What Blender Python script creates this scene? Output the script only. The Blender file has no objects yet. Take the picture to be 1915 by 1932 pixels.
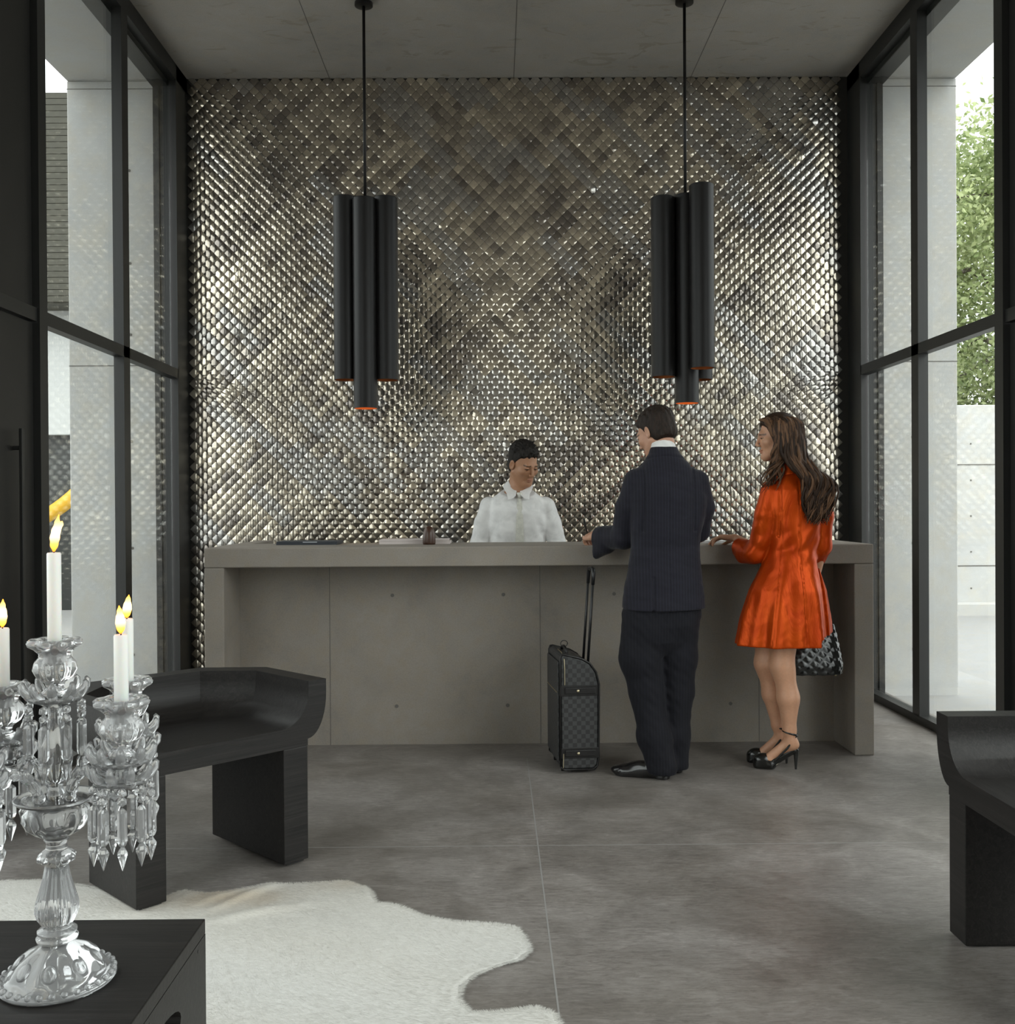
import bpy, bmesh, math, random
import numpy as np
from mathutils import Vector, Matrix, Euler
R = math.radians
random.seed(7); rng = np.random.default_rng(7)
sc = bpy.context.scene
col = sc.collection

# ---------------------------------------------------------------- camera
cam_data = bpy.data.cameras.new('camera'); cam = bpy.data.objects.new('camera', cam_data); col.objects.link(cam)
cam_data.sensor_fit = 'VERTICAL'; cam_data.sensor_height = 36.0; cam_data.lens = 1900 / 1932 * 36
cam_data.shift_x = 9.5 / 1932; cam_data.clip_start = .05; cam_data.clip_end = 300
yaw, pitch, roll = .0068, -.0059, .0063
fwd = Vector((math.sin(yaw) * math.cos(pitch), math.cos(yaw) * math.cos(pitch), math.sin(pitch)))
right = Vector((math.cos(yaw), -math.sin(yaw), 0)); up = right.cross(fwd)
r2 = right * math.cos(roll) - up * math.sin(roll); u2 = up * math.cos(roll) + right * math.sin(roll)
m = Matrix((r2, u2, -fwd)).transposed().to_4x4(); m.translation = (0, 0, 1.33)
cam.matrix_world = m
sc.camera = cam
# ---------------------------------------------------------------- daylight: bright overcast sky
w = bpy.data.worlds.new('sky'); sc.world = w; w.use_nodes = True
nt = w.node_tree; nt.nodes.clear()
bg = nt.nodes.new('ShaderNodeBackground'); wo = nt.nodes.new('ShaderNodeOutputWorld')
tc = nt.nodes.new('ShaderNodeTexCoord'); sp = nt.nodes.new('ShaderNodeSeparateXYZ'); cr = nt.nodes.new('ShaderNodeValToRGB')
nt.links.new(tc.outputs['Generated'], sp.inputs[0]); nt.links.new(sp.outputs['Z'], cr.inputs[0])
cr.color_ramp.elements[0].position = 0.0; cr.color_ramp.elements[0].color = (.84, .85, .85, 1)
cr.color_ramp.elements[1].position = .9; cr.color_ramp.elements[1].color = (1.0, 1.0, 1.0, 1)
nt.links.new(cr.outputs[0], bg.inputs[0]); bg.inputs[1].default_value = 2.0
nt.links.new(bg.outputs[0], wo.inputs[0])
def area_light(name, loc, rot, sx, sy, power, colr=(1, 1, 1), portal=False):
    d = bpy.data.lights.new(name, 'AREA'); d.shape = 'RECTANGLE'; d.size = sx; d.size_y = sy; d.energy = power; d.color = colr
    if portal: d.cycles.is_portal = True
    o = bpy.data.objects.new(name, d); col.objects.link(o); o.location = loc; o.rotation_euler = rot
    return o
# sky portals in the glazed openings (they add no light, they only guide the sampling)
area_light('portal_left', (-2.42, 2.0, 2.2), (0, R(-90), 0), 4.3, 10.4, 1, portal=True)
area_light('portal_right', (2.76, 2.0, 2.2), (0, R(90), 0), 4.3, 10.4, 1, portal=True)
sun = bpy.data.lights.new('veiled_sun', 'SUN'); sun.energy = 1.1; sun.angle = R(50); sun.color = (1, .98, .95)
so = bpy.data.objects.new('veiled_sun', sun); col.objects.link(so)
so.rotation_euler = Vector((0.62, -.62, .75)).to_track_quat('Z', 'Y').to_euler()
sc.view_settings.view_transform = 'Standard'; sc.view_settings.look = 'None'; sc.view_settings.gamma = 1
sc.view_settings.use_curve_mapping = False; sc.view_settings.exposure = 0.85
sc.cycles.max_bounces = 10; sc.cycles.diffuse_bounces = 5; sc.cycles.glossy_bounces = 5; sc.cycles.transmission_bounces = 10
sc.cycles.transparent_max_bounces = 16; sc.cycles.sample_clamp_indirect = 4; sc.cycles.caustics_reflective = False
sc.cycles.caustics_refractive = False; sc.cycles.use_denoising = True; sc.cycles.blur_glossy = .5
try: sc.cycles.denoiser = 'OPENIMAGEDENOISE'
except Exception: pass

# ---------------------------------------------------------------- materials
def nodes(name):
    m = bpy.data.materials.new(name); m.use_nodes = True
    n = m.node_tree; b = n.nodes['Principled BSDF']
    return m, n, b
def setp(b, **k):
    for a, v in k.items():
        key = {'rough': 'Roughness', 'metal': 'Metallic', 'ior': 'IOR', 'trans': 'Transmission Weight', 'spec': 'Specular IOR Level',
               'coat': 'Coat Weight', 'coatr': 'Coat Roughness', 'sheen': 'Sheen Weight', 'sheenr': 'Sheen Roughness', 'sss': 'Subsurface Weight', 'aniso': 'Anisotropic'}[a]
        b.inputs[key].default_value = v
def plain(name, c, **k):
    m, n, b = nodes(name); b.inputs['Base Color'].default_value = (*c, 1); setp(b, **k); return m
def noise(n, scale, detail=4, rough=.55, vec=None, dist=0):
    t = n.nodes.new('ShaderNodeTexNoise'); t.inputs['Scale'].default_value = scale; t.inputs['Detail'].default_value = detail
    t.inputs['Roughness'].default_value = rough; t.inputs['Distortion'].default_value = dist
    if vec is not None: n.links.new(vec, t.inputs['Vector'])
    return t.outputs['Fac']
def ramp(n, fac, stops):
    r = n.nodes.new('ShaderNodeValToRGB'); e = r.color_ramp.elements
    while len(e) < len(stops): e.new(.5)
    for i, (p, c) in enumerate(stops): e[i].position = p; e[i].color = (*c, 1) if len(c) == 3 else c
    n.links.new(fac, r.inputs[0]); return r.outputs[0]
def coords(n, scale=(1, 1, 1), rot=(0, 0, 0)):
    t = n.nodes.new('ShaderNodeTexCoord'); mp = n.nodes.new('ShaderNodeMapping'); n.links.new(t.outputs['Object'], mp.inputs[0])
    mp.inputs['Scale'].default_value = scale; mp.inputs['Rotation'].default_value = rot
    return mp.outputs[0]
def mix(n, a, b, f, mode='MIX'):
    x = n.nodes.new('ShaderNodeMix'); x.data_type = 'RGBA'; x.blend_type = mode
    for s, v in ((x.inputs[6], a), (x.inputs[7], b), (x.inputs[0], f)):
        if isinstance(v, (int, float)): s.default_value = v
        elif isinstance(v, tuple): s.default_value = (*v, 1)
        else: n.links.new(v, s)
    return x.outputs[2]
def bump(n, b, h, strength=.3, dist=.01):
    bp = n.nodes.new('ShaderNodeBump'); bp.inputs['Strength'].default_value = strength; bp.inputs['Distance'].default_value = dist
    n.links.new(h, bp.inputs['Height']); n.links.new(bp.outputs[0], b.inputs['Normal'])
def concrete(name, c, var=.12, rough=.75, tint=(1.06, 1.0, .9), scale=1.0, streak=(1, 1, 1), bs=.25, stain=0):
    m, n, b = nodes(name); v = coords(n, streak)
    big = noise(n, 1.3 * scale, 6, .6, v, .4); mid = noise(n, 7 * scale, 8, .7, v); fine = noise(n, 140, 3, .6, v)
    lo = tuple(x * (1 - var) for x in c); hi = tuple(x * (1 + var) for x in c); warm = tuple(c[i] * tint[i] for i in range(3))
    a = ramp(n, big, [(.3, lo), (.5, c), (.72, hi)])
    a = mix(n, a, warm, ramp(n, mid, [(.42, (0, 0, 0)), (.7, (.8, .8, .8))]))
    a = mix(n, a, ramp(n, fine, [(.3, (.80, .80, .80)), (.6, (1, 1, 1))]), .55, 'MULTIPLY')
    st = noise(n, 3.1, 5, .62, coords(n, (1, 2.2, 1), (0, 0, .4)), 1.5); a = mix(n, a, tuple(x * .72 * t_ for x, t_ in zip(c, (1.05, .98, .85))), ramp(n, st, [(.60, (0, 0, 0)), (.66, (stain,) * 3), (.74, (stain * .6,) * 3)])) if stain else a
    n.links.new(a, b.inputs['Base Color']); setp(b, rough=rough, spec=.35)
    bump(n, b, mid, bs, .004); return m
M = {}
M['wallconc'] = concrete('fair_faced_concrete', (.50, .50, .49), .10, .8)
M['ceilconc'] = concrete('ceiling_concrete', (.43, .405, .37), .16, .8, scale=1.2, stain=.7)
M['counter'] = concrete('counter_concrete', (.27, .242, .213), .16, .7, scale=1.8)
M['paving'] = concrete('outdoor_paving', (.33, .33, .33), .06, .85)
def floor_mat():
    m, n, b = nodes('polished_concrete_floor'); v = coords(n)
    big = noise(n, .9, 8, .62, v, .6); mid = noise(n, 3.3, 9, .68, v, .9); v2 = coords(n, (1, 5, 1), (0, 0, .35)); fine = noise(n, 16, 9, .78, v2, 1.2)
    a = ramp(n, big, [(.30, (.165, .148, .132)), (.48, (.225, .207, .193)), (.66, (.29, .272, .262))])
    c2 = ramp(n, mid, [(.34, (.64, .62, .60)), (.5, (.90, .88, .86)), (.66, (1.2, 1.19, 1.18))])
    a = mix(n, a, c2, .8, 'MULTIPLY')
    a = mix(n, a, ramp(n, fine, [(.38, (.62, .61, .60)), (.52, (1, 1, 1)), (.66, (1.35, 1.35, 1.36))]), .75, 'MULTIPLY')
    n.links.new(a, b.inputs['Base Color'])
    rr = n.nodes.new('ShaderNodeMapRange'); n.links.new(mid, rr.inputs[0]); rr.inputs[3].default_value = .34; rr.inputs[4].default_value = .52
    n.links.new(rr.outputs[0], b.inputs['Roughness']); b.inputs['Specular IOR Level'].default_value = .5
    bump(n, b, fine, .12, .002); return m
M['floor'] = floor_mat()
M['joint'] = plain('floor_joint', (.30, .29, .28), rough=.6)
M['dark_joint'] = plain('formwork_joint', (.13, .12, .11), rough=.8)
M['steel'] = plain('blackened_steel', (.020, .020, .019), rough=.42, spec=.4)
M['door'] = plain('black_door_paint', (.013, .012, .011), rough=.5)
M['lamp'] = plain('black_lamp_tube', (.009, .008, .008), rough=.42, spec=.3)
M['copper'] = plain('copper_lining', (.55, .16, .04), rough=.4, metal=.5)
M['backing'] = plain('tile_backing', (.02, .018, .015), rough=.6)
def wood():
    m, n, b = nodes('black_stained_oak'); v = coords(n, (1, 1, 1)); v2 = coords(n, (3, 3, 60)); v3 = coords(n, (2, 60, 60))
    g = noise(n, 1.2, 6, .6, v3, 1.2); g2 = noise(n, 3, 3, .5, v)
    a = ramp(n, g, [(.3, (.008, .007, .0065)), (.55, (.016, .014, .013)), (.8, (.030, .027, .025))])
    n.links.new(a, b.inputs['Base Color']); setp(b, rough=.46, spec=.30); bump(n, b, g, .25, .002); return m
M['wood'] = wood()
def glass_pane():
    m = bpy.data.materials.new('window_glass'); m.use_nodes = True; n = m.node_tree; n.nodes.clear()
    o = n.nodes.new('ShaderNodeOutputMaterial'); t = n.nodes.new('ShaderNodeBsdfTransparent'); g = n.nodes.new('ShaderNodeBsdfGlossy')
    t.inputs[0].default_value = (.93, .96, .95, 1); g.inputs['Roughness'].default_value = 0.0
    f = n.nodes.new('ShaderNodeFresnel'); ge = n.nodes.new('ShaderNodeNewGeometry'); mr = n.nodes.new('ShaderNodeMapRange')
    mr.inputs[3].default_value = 1.5; mr.inputs[4].default_value = 1 / 1.5; n.links.new(ge.outputs['Backfacing'], mr.inputs[0]); n.links.new(mr.outputs[0], f.inputs[0]); x = n.nodes.new('ShaderNodeMixShader')
    n.links.new(f.outputs[0], x.inputs[0]); n.links.new(t.outputs[0], x.inputs[1]); n.links.new(g.outputs[0], x.inputs[2]); n.links.new(x.outputs[0], o.inputs[0])
    return m
M['pane'] = glass_pane()
def tile_mat():
    m, n, b = nodes('glazed_metallic_tile')
    at = n.nodes.new('ShaderNodeAttribute'); at.attribute_name = 'tint'
    v = coords(n); f = noise(n, 60, 4, .6, v); wave = noise(n, 300, 2, .5, v)
    a = mix(n, at.outputs['Color'], ramp(n, f, [(.3, (.75, .75, .75)), (.7, (1.15, 1.15, 1.15))]), .6, 'MULTIPLY')
    n.links.new(a, b.inputs['Base Color']); setp(b, rough=.11, metal=.88, coat=.5, coatr=.04)
    return m
M['tile'] = tile_mat()
M['white_render'] = plain('white_render', (.5, .51, .5), rough=.8)
M['louver'] = plain('dark_louver', (.052, .050, .036), rough=.6)
M['void'] = plain('dark_storefront', (.02, .022, .02), rough=.3)
M['yellow'] = plain('yellow_paint', (.75, .42, .02), rough=.4)
M['paper'] = plain('white_paper', (.82, .82, .82), rough=.7)

# ---------------------------------------------------------------- object helpers
def link(name, me, mat=None, parent=None, smooth=False, loc=None):
    o = bpy.data.objects.new(name, me); col.objects.link(o)
    if mat is not None:
        for q in (mat if isinstance(mat, (list, tuple)) else [mat]): me.materials.append(M[q] if isinstance(q, str) else q)
    if smooth: me.polygons.foreach_set('use_smooth', [True] * len(me.polygons))
    if parent is not None: o.parent = parent
    if loc is not None: o.location = loc
    return o
def tag(o, label=None, cat=None, group=None, kind=None):
    if label: o['label'] = label
    if cat: o['category'] = cat
    if group: o['group'] = group
    if kind: o['kind'] = kind
    return o
def thing(name, label, cat, loc=(0, 0, 0), rz=0, group=None):
    o = bpy.data.objects.new(name, None); col.objects.link(o); o.location = loc; o.rotation_euler = (0, 0, rz)
    o.empty_display_size = .05
    return tag(o, label, cat, group)
class MB:
    def __init__(s): s.v = []; s.f = []; s.mi = []
    def add(s, vs, fs, mi=0):
        k = len(s.v); s.v += [tuple(p) for p in vs]; s.f += [tuple(k + i for i in f) for f in fs]; s.mi += [mi] * len(fs); return s
    def box(s, x0, x1, y0, y1, z0, z1, mi=0):
        v = [(x, y, z) for x in (x0, x1) for y in (y0, y1) for z in (z0, z1)]
        return s.add(v, [(0, 1, 3, 2), (4, 6, 7, 5), (0, 4, 5, 1), (2, 3, 7, 6), (0, 2, 6, 4), (1, 5, 7, 3)], mi)
    def obox(s, M4, hx, hy, hz, mi=0):
        v = [M4 @ Vector((a * hx, b * hy, c * hz)) for a in (-1, 1) for b in (-1, 1) for c in (-1, 1)]
        return s.add(v, [(0, 1, 3, 2), (4, 6, 7, 5), (0, 4, 5, 1), (2, 3, 7, 6), (0, 2, 6, 4), (1, 5, 7, 3)], mi)
    def lathe(s, prof, seg=32, c=(0, 0, 0), flute=None, mi=0, cap=True):
        k0 = []; 
        for i, p in enumerate(prof):
            r, z = p[0], p[1]; fl = p[2] if len(p) > 2 else (0, 1)
            ring = []
            for j in range(seg):
                a = 2 * math.pi * j / seg; rr = r * (1 + fl[0] * math.cos(fl[1] * a))
                ring.append((c[0] + rr * math.cos(a), c[1] + rr * math.sin(a), c[2] + z))
            k0.append(ring)
        vs = [p for r_ in k0 for p in r_]; fs = []
        for i in range(len(prof) - 1):
            for j in range(seg):
                a = i * seg + j; b_ = i * seg + (j + 1) % seg; fs.append((a, b_, b_ + seg, a + seg))
        if cap:
            fs.append(tuple(range(seg - 1, -1, -1))); fs.append(tuple((len(prof) - 1) * seg + j for j in range(seg)))
        return s.add(vs, fs, mi)
    def tube(s, pts, rad, seg=8, mi=0, cap=True, closed=False):
        pts = [Vector(p) for p in pts]; n = len(pts); rad = rad if isinstance(rad, (list, tuple)) else [rad] * n
        rings = []; up = None
        for i in range(n):
            t = (pts[min(i + 1, n - 1)] - pts[max(i - 1, 0)]); t.normalize()
            if up is None:
                up = Vector((0, 0, 1)) if abs(t.z) < .9 else Vector((1, 0, 0))
            a = t.cross(up)
            if a.length < 1e-5: a = t.orthogonal()
            a.normalize(); b_ = a.cross(t).normalized(); up = b_
            rings.append([pts[i] + (a * math.cos(2 * math.pi * j / seg) + b_ * math.sin(2 * math.pi * j / seg)) * rad[i] for j in range(seg)])
        vs = [p for r_ in rings for p in r_]; fs = []
        for i in range(n - 1):
            for j in range(seg):
                a = i * seg + j; b2 = i * seg + (j + 1) % seg; fs.append((a, b2, b2 + seg, a + seg))
        if cap: fs.append(tuple(range(seg - 1, -1, -1))); fs.append(tuple((n - 1) * seg + j for j in range(seg)))
        return s.add(vs, fs, mi)
    def prism(s, poly, z0, z1, mi=0):
        n = len(poly); vs = [(x, y, z0) for x, y in poly] + [(x, y, z1) for x, y in poly]
        return s.add(vs, [tuple(range(n - 1, -1, -1)), tuple(range(n, 2 * n))] + [(i, (i + 1) % n, (i + 1) % n + n, i + n) for i in range(n)], mi)
    def mesh(s, name='m'):
        me = bpy.data.meshes.new(name); me.from_pydata(s.v, [], s.f); me.polygons.foreach_set('material_index', s.mi); me.update()
        b_ = bmesh.new(); b_.from_mesh(me); bmesh.ops.recalc_face_normals(b_, faces=b_.faces); b_.to_mesh(me); b_.free()
        return me
    def build(s, name, mat, parent=None, smooth=False, bevel=0, auto=False, loc=None):
        o = link(name, s.mesh(name), mat, parent, smooth, loc)
        if bevel:
            bm_ = o.modifiers.new('bevel', 'BEVEL'); bm_.width = bevel; bm_.segments = 2; bm_.limit_method = 'ANGLE'; bm_.harden_normals = False
        if auto:
            o.data.polygons.foreach_set('use_smooth', [True] * len(o.data.polygons)); o.data.set_sharp_from_angle(angle=R(35))
        return o
def struct(name, mb, mat, **k): return tag(mb.build(name, mat, **k), kind='structure')

# ---------------------------------------------------------------- room
XL, XR, YB, YR, ZC = -2.19, 2.545, 7.24, -3.2, 4.399
struct('floor', MB().box(XL - .2, XR + .2, YR, YB + .1, -.12, 0), 'floor')
fj = MB(); fj.box(.155, .160, YR, 5.3, -.01, .0006); fj.box(XL, XR, 3.932, 3.936, -.01, .0005)
struct('trim_1', fj, 'joint')
struct('ceiling', MB().box(XL - .12, XR + .12, YR, YB + .1, ZC, ZC + .5), 'ceilconc')
cj = MB()
for x in (-1.17, .15, 1.42): cj.box(x - .002, x + .002, YR, YB, ZC - .0008, ZC + .01)
struct('trim_2', cj, 'dark_joint')
struct('wall_back', MB().box(XL - .17, XR + .17, YB, YB + .3, 0, ZC), 'backing')
struct('wall_rear', MB().box(XL - .2, XR + .2, YR - .3, YR, 0, ZC), concrete('rear_wall', (.46, .44, .40), .1, .8))

def tile_wall():
    p = .07442; r = p / 2 * .97; H = .0046; x0, x1, z0, z1 = XL + .001, XR - .033, .06, ZC - .002
    N = 7; g = np.linspace(-1, 1, N); A, B = np.meshgrid(g, g, indexing='ij')
    dx = (A - B) / 2 * r; dz = (A + B) / 2 * r
    h = H * (1 - ((dx ** 2 + dz ** 2) / r ** 2) ** 1.5)
    cs = []
    nx = int((x1 - x0) / p); nz = int((z1 - z0) / p) + 1
    for j in range(nz * 2 + 1):
        zc = z1 - p * .25 - j * p / 2
        if zc < z0: break
        off = 0 if j % 2 == 0 else p / 2
        for i in range(nx + 1):
            xc = x0 + p / 2 + i * p + off
            if xc + r > x1: break
            cs.append((i * 2 + (j % 2), j, xc, zc))
    cs = np.array(cs); n = len(cs)
    tx = rng.normal(0, .014, n); tz = rng.normal(0, .016, n) + .0
    odd = rng.random(n) < .035; tx[odd] += rng.normal(0, .06, odd.sum()); tz[odd] += rng.normal(0, .06, odd.sum())
    X = cs[:, 2][:, None, None] + dx[None]; Z = cs[:, 3][:, None, None] + dz[None]
    Hs = (1 + rng.normal(0, .10, n))[:, None, None]
    Y = YB - .012 - h[None] * Hs - tx[:, None, None] * dx[None] - tz[:, None, None] * dz[None]
    Zc = np.minimum(Z, ZC - .001)
    V = np.stack([X, Y, Zc], -1).reshape(-1, 3)
    idx = np.arange(N * N).reshape(N, N); q = np.stack([idx[:-1, :-1], idx[1:, :-1], idx[1:, 1:], idx[:-1, 1:]], -1).reshape(-1, 4)
    F = (q[None] + (np.arange(n) * N * N)[:, None, None]).reshape(-1, 4)
    me = bpy.data.meshes.new('tiles'); me.vertices.add(len(V)); me.vertices.foreach_set('co', V.ravel())
    me.loops.add(F.size); me.loops.foreach_set('vertex_index', F.ravel()); me.polygons.add(len(F))
    me.polygons.foreach_set('loop_start', np.arange(0, F.size, 4)); me.polygons.foreach_set('use_smooth', np.ones(len(F), bool)); me.update(calc_edges=True)
    # glaze colour per tile: patches laid in diagonal runs, warm olive to charcoal
    di = ((cs[:, 0] + cs[:, 1]) / 2).astype(int); dj = ((cs[:, 0] - cs[:, 1]) / 2).astype(int)
    def run(a, b, L, s):
        rr = np.random.default_rng(s); o = rr.integers(0, 9, 400); k = (b + o[a % 400]) // L
        return np.array([hash((int(x), int(y), s)) % 1000 / 1000 for x, y in zip(a, k)])
    t = .33 * run(di, dj, 9, 1) + .27 * run(dj, di, 6, 2) + .2 * run(di // 3, dj, 5, 3) + .2 * rng.random(n)
    t = np.clip((t - .5) * 2.0 + .5, 0, 1)
    warm = np.array([.74, .66, .53]); dark = np.array([.27, .24, .215]); grey = np.array([.46, .45, .44])
    c = dark[None] * (1 - t[:, None]) + warm[None] * t[:, None]
    gsel = run(dj // 2, di, 7, 5) > .72; c[gsel] = c[gsel] * .35 + grey * .65
    c *= (1 + rng.normal(0, .08, n))[:, None]
    C = np.concatenate([np.clip(c, .02, 1), np.ones((n, 1))], 1); C = np.repeat(C, N * N, 0)
    at = me.color_attributes.new('tint', 'FLOAT_COLOR', 'POINT'); at.data.foreach_set('color', C.ravel())
    o = link('wall_tiles', me, 'tile'); o.name = 'trim_3'; tag(o, kind='structure'); return o
tile_wall()

# glazed sides: corner post, mullions, transom, sill, head, panes (symmetrical, different widths)
def side(sgn, xi, mull, gate0, gate1, tag_i):
    s = sgn
    def X(a, b): return (xi + s * a, xi + s * b) if s > 0 else (xi + s * b, xi + s * a)
    f = MB()
    f.box(*X(0, .06), YR, YB, 4.29, ZC); f.box(*X(.06, .17), YR, 7.05, 4.25, 4.36)      # head beams
    f.box(*X(0, .165), 7.0, YB, 0, ZC); f.box(*X(.12, .14), 6.985, 7.0, 0, 4.29)           # corner post
    f.box(*X(.0, .012), 6.985, 7.0, 0, 4.29)
    for y in mull: f.box(*X(0, .06), y, y + .10, .045, 4.29)
    f.box(*X(0, .06), YR, 7.0, 2.228, 2.293)
    f.box(*X(0, .075), YR, 7.0, 0, .05)
    f.box(*X(-.012, .09), gate1 - .055, gate1 + .03, 0, ZC)
    struct('trim_%d' % tag_i, f, 'steel')
    ys = [6.98] + [y + .05 for y in mull] + [gate1]
    k = 1 if s < 0 else 6
    segs = list(zip(ys[:-1], ys[1:])) + [(gate0, 2.2), (2.2, .2), (.2, -3.1)]
    for a, b in segs:
        g = MB(); g.box(*X(.044, .052), b, a, .05, 4.27)
        struct('window_%d' % k, g, 'pane'); k += 1
side(-1, XL, [5.97], 3.95, 4.90, 4)
side(1, XR, [6.04], 4.05, 5.06, 5)
# solid black door leaves beside the glazing
def door(name, xi, s, y0, y1):
    X = lambda a, b: (xi + s * a, xi + s * b) if s > 0 else (xi + s * b, xi + s * a)
    d = MB(); d.box(*X(.02, .08), y0 + .002, y1 - .06, .02, 2.222); d.box(*X(.02, .08), y0 + .002, y1 - .06, 2.30, 4.285)
    d.box(*X(-.012, .10), y0 - .10, y0, 0, ZC)
    o = struct(name, d, 'door', bevel=.003)
    h = MB().box(*X(-.028, -.012), y0 + .60, y0 + .625, .35, 1.70); h.box(*X(-.02, .02), y0 + .605, y0 + .62, .4, .42); h.box(*X(-.02, .02), y0 + .605, y0 + .62, 1.6, 1.62)
    h.build('door_handle', 'steel', o, bevel=.003)
door('door_1', XL, -1, 4.02, 4.90); door('door_2', XR, 1, 4.12, 5.06)

# ---------------------------------------------------------------- outside
struct('ground', MB().box(-60, 60, -40, 70, -.30, -.125), 'paving').name = 'floor_outside'
pv = MB(); pv.box(XR + .2, 3.75, YR, 9, -.125, -.03); pv.box(-3.6, XL - .2, YR, 9, -.125, -.03)
struct('trim_6', pv, concrete('apron', (.36, .36, .36), .05, .8))
def fin(name, x0, x1):
    f = MB(); f.box(x0, x1, 7.1, 7.5, -.12, 4.33); o = struct(name, f, 'wallconc', bevel=.008)
    j = MB(); j.box(x0 + .001, x1 + (.002 if x1 > 0 else -.001), 7.0985, 7.105, 2.33, 2.336); j.box(x0 + .001, x1 - .001, 7.0985, 7.105, 4.27, 4.275)
    for z in (.3, 1.05, 1.8, 2.55, 3.05, 3.7):
        j.lathe([(.010, 0), (.010, .002)], 14, (0, 0, 0))
        k = len(j.v) - 28
        for i in range(k, k + 28):
            p = j.v[i]; j.v[i] = ((x0 + .24 if x0 > 0 else x1 - .2) + p[0], 7.0975 + p[2], z + p[1])
    j.build('formwork_marks', 'dark_joint', o)
fin('wall_right_fin', XR + .165, 3.27); fin('wall_left_fin', -2.99, XL - .165)
for nm, x0, x1 in (('ceiling_right_canopy', XR + .17, 3.27), ('ceiling_left_canopy', -2.99, XL - .17)):
    struct(nm, MB().box(x0, x1, YR, 7.5, 4.33, 4.95), 'wallconc', bevel=.01)
struct('wall_outer_back', MB().box(-2.99, 3.27, 7.5, 7.8, 0, 4.95), 'wallconc')
# boundary wall on the right, seen through the glass
bw = MB(); bw.box(3.8, 16, 13.2, 13.5, -.15, 2.62)
bwo = struct('wall_garden', bw, 'wallconc', bevel=.01)
gj = MB()
for z in (1.83, .50): gj.box(3.81, 15.9, 13.194, 13.21, z, z + .012)
for x in np.arange(4.2, 15, 1.02):
    for z in (2.1, 1.62, 1.15, .68, .2, -.0):
        gj.box(x, x + .02, 13.196, 13.21, z, z + .02)
gj.build('formwork_marks', 'dark_joint', bwo)
struct('trim_7', MB().box(3.8, 16, 12.95, 13.2, -.14, .03), 'wallconc', bevel=.01)
# building across the court on the left
b = thing('building', 'white building with dark louvred top storey across the court, through the left window', 'building', (-8.5, 14, -.12))
MB().box(-5.5, 4.5, .3, 5, 2.5, 4.6).build('wall', 'white_render', b)
MB().box(-5.5, 4.5, .5, 5, 0, 2.5).build('storefront', 'void', b)
lv = MB()
for k in range(34):
    z = 4.28 + k * .084; lv.box(-5.6, 4.6, -.19, .35, z, z + .076)
lv.box(-5.5, 4.5, -.15, 5, 4.25, 7.1); lv.build('louvred_storey', 'louver', b)
t = MB(); pts = [(-6.6 + 1.8 * u, 12.6, .92 + .35 * u + .75 * u ** 3) for u in np.linspace(0, 1, 16)]
t.tube(pts, [.09] * 16, 12); yo = tag(t.build('sculpture', 'yellow', smooth=True), 'yellow curved tube on a dark post, outside the left window before the dark storefront', 'sculpture')
MB().tube([(-6.5, 12.6, -.125), (-6.5, 12.6, .93)], .05, 8).build('post', 'steel', yo)
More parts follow.
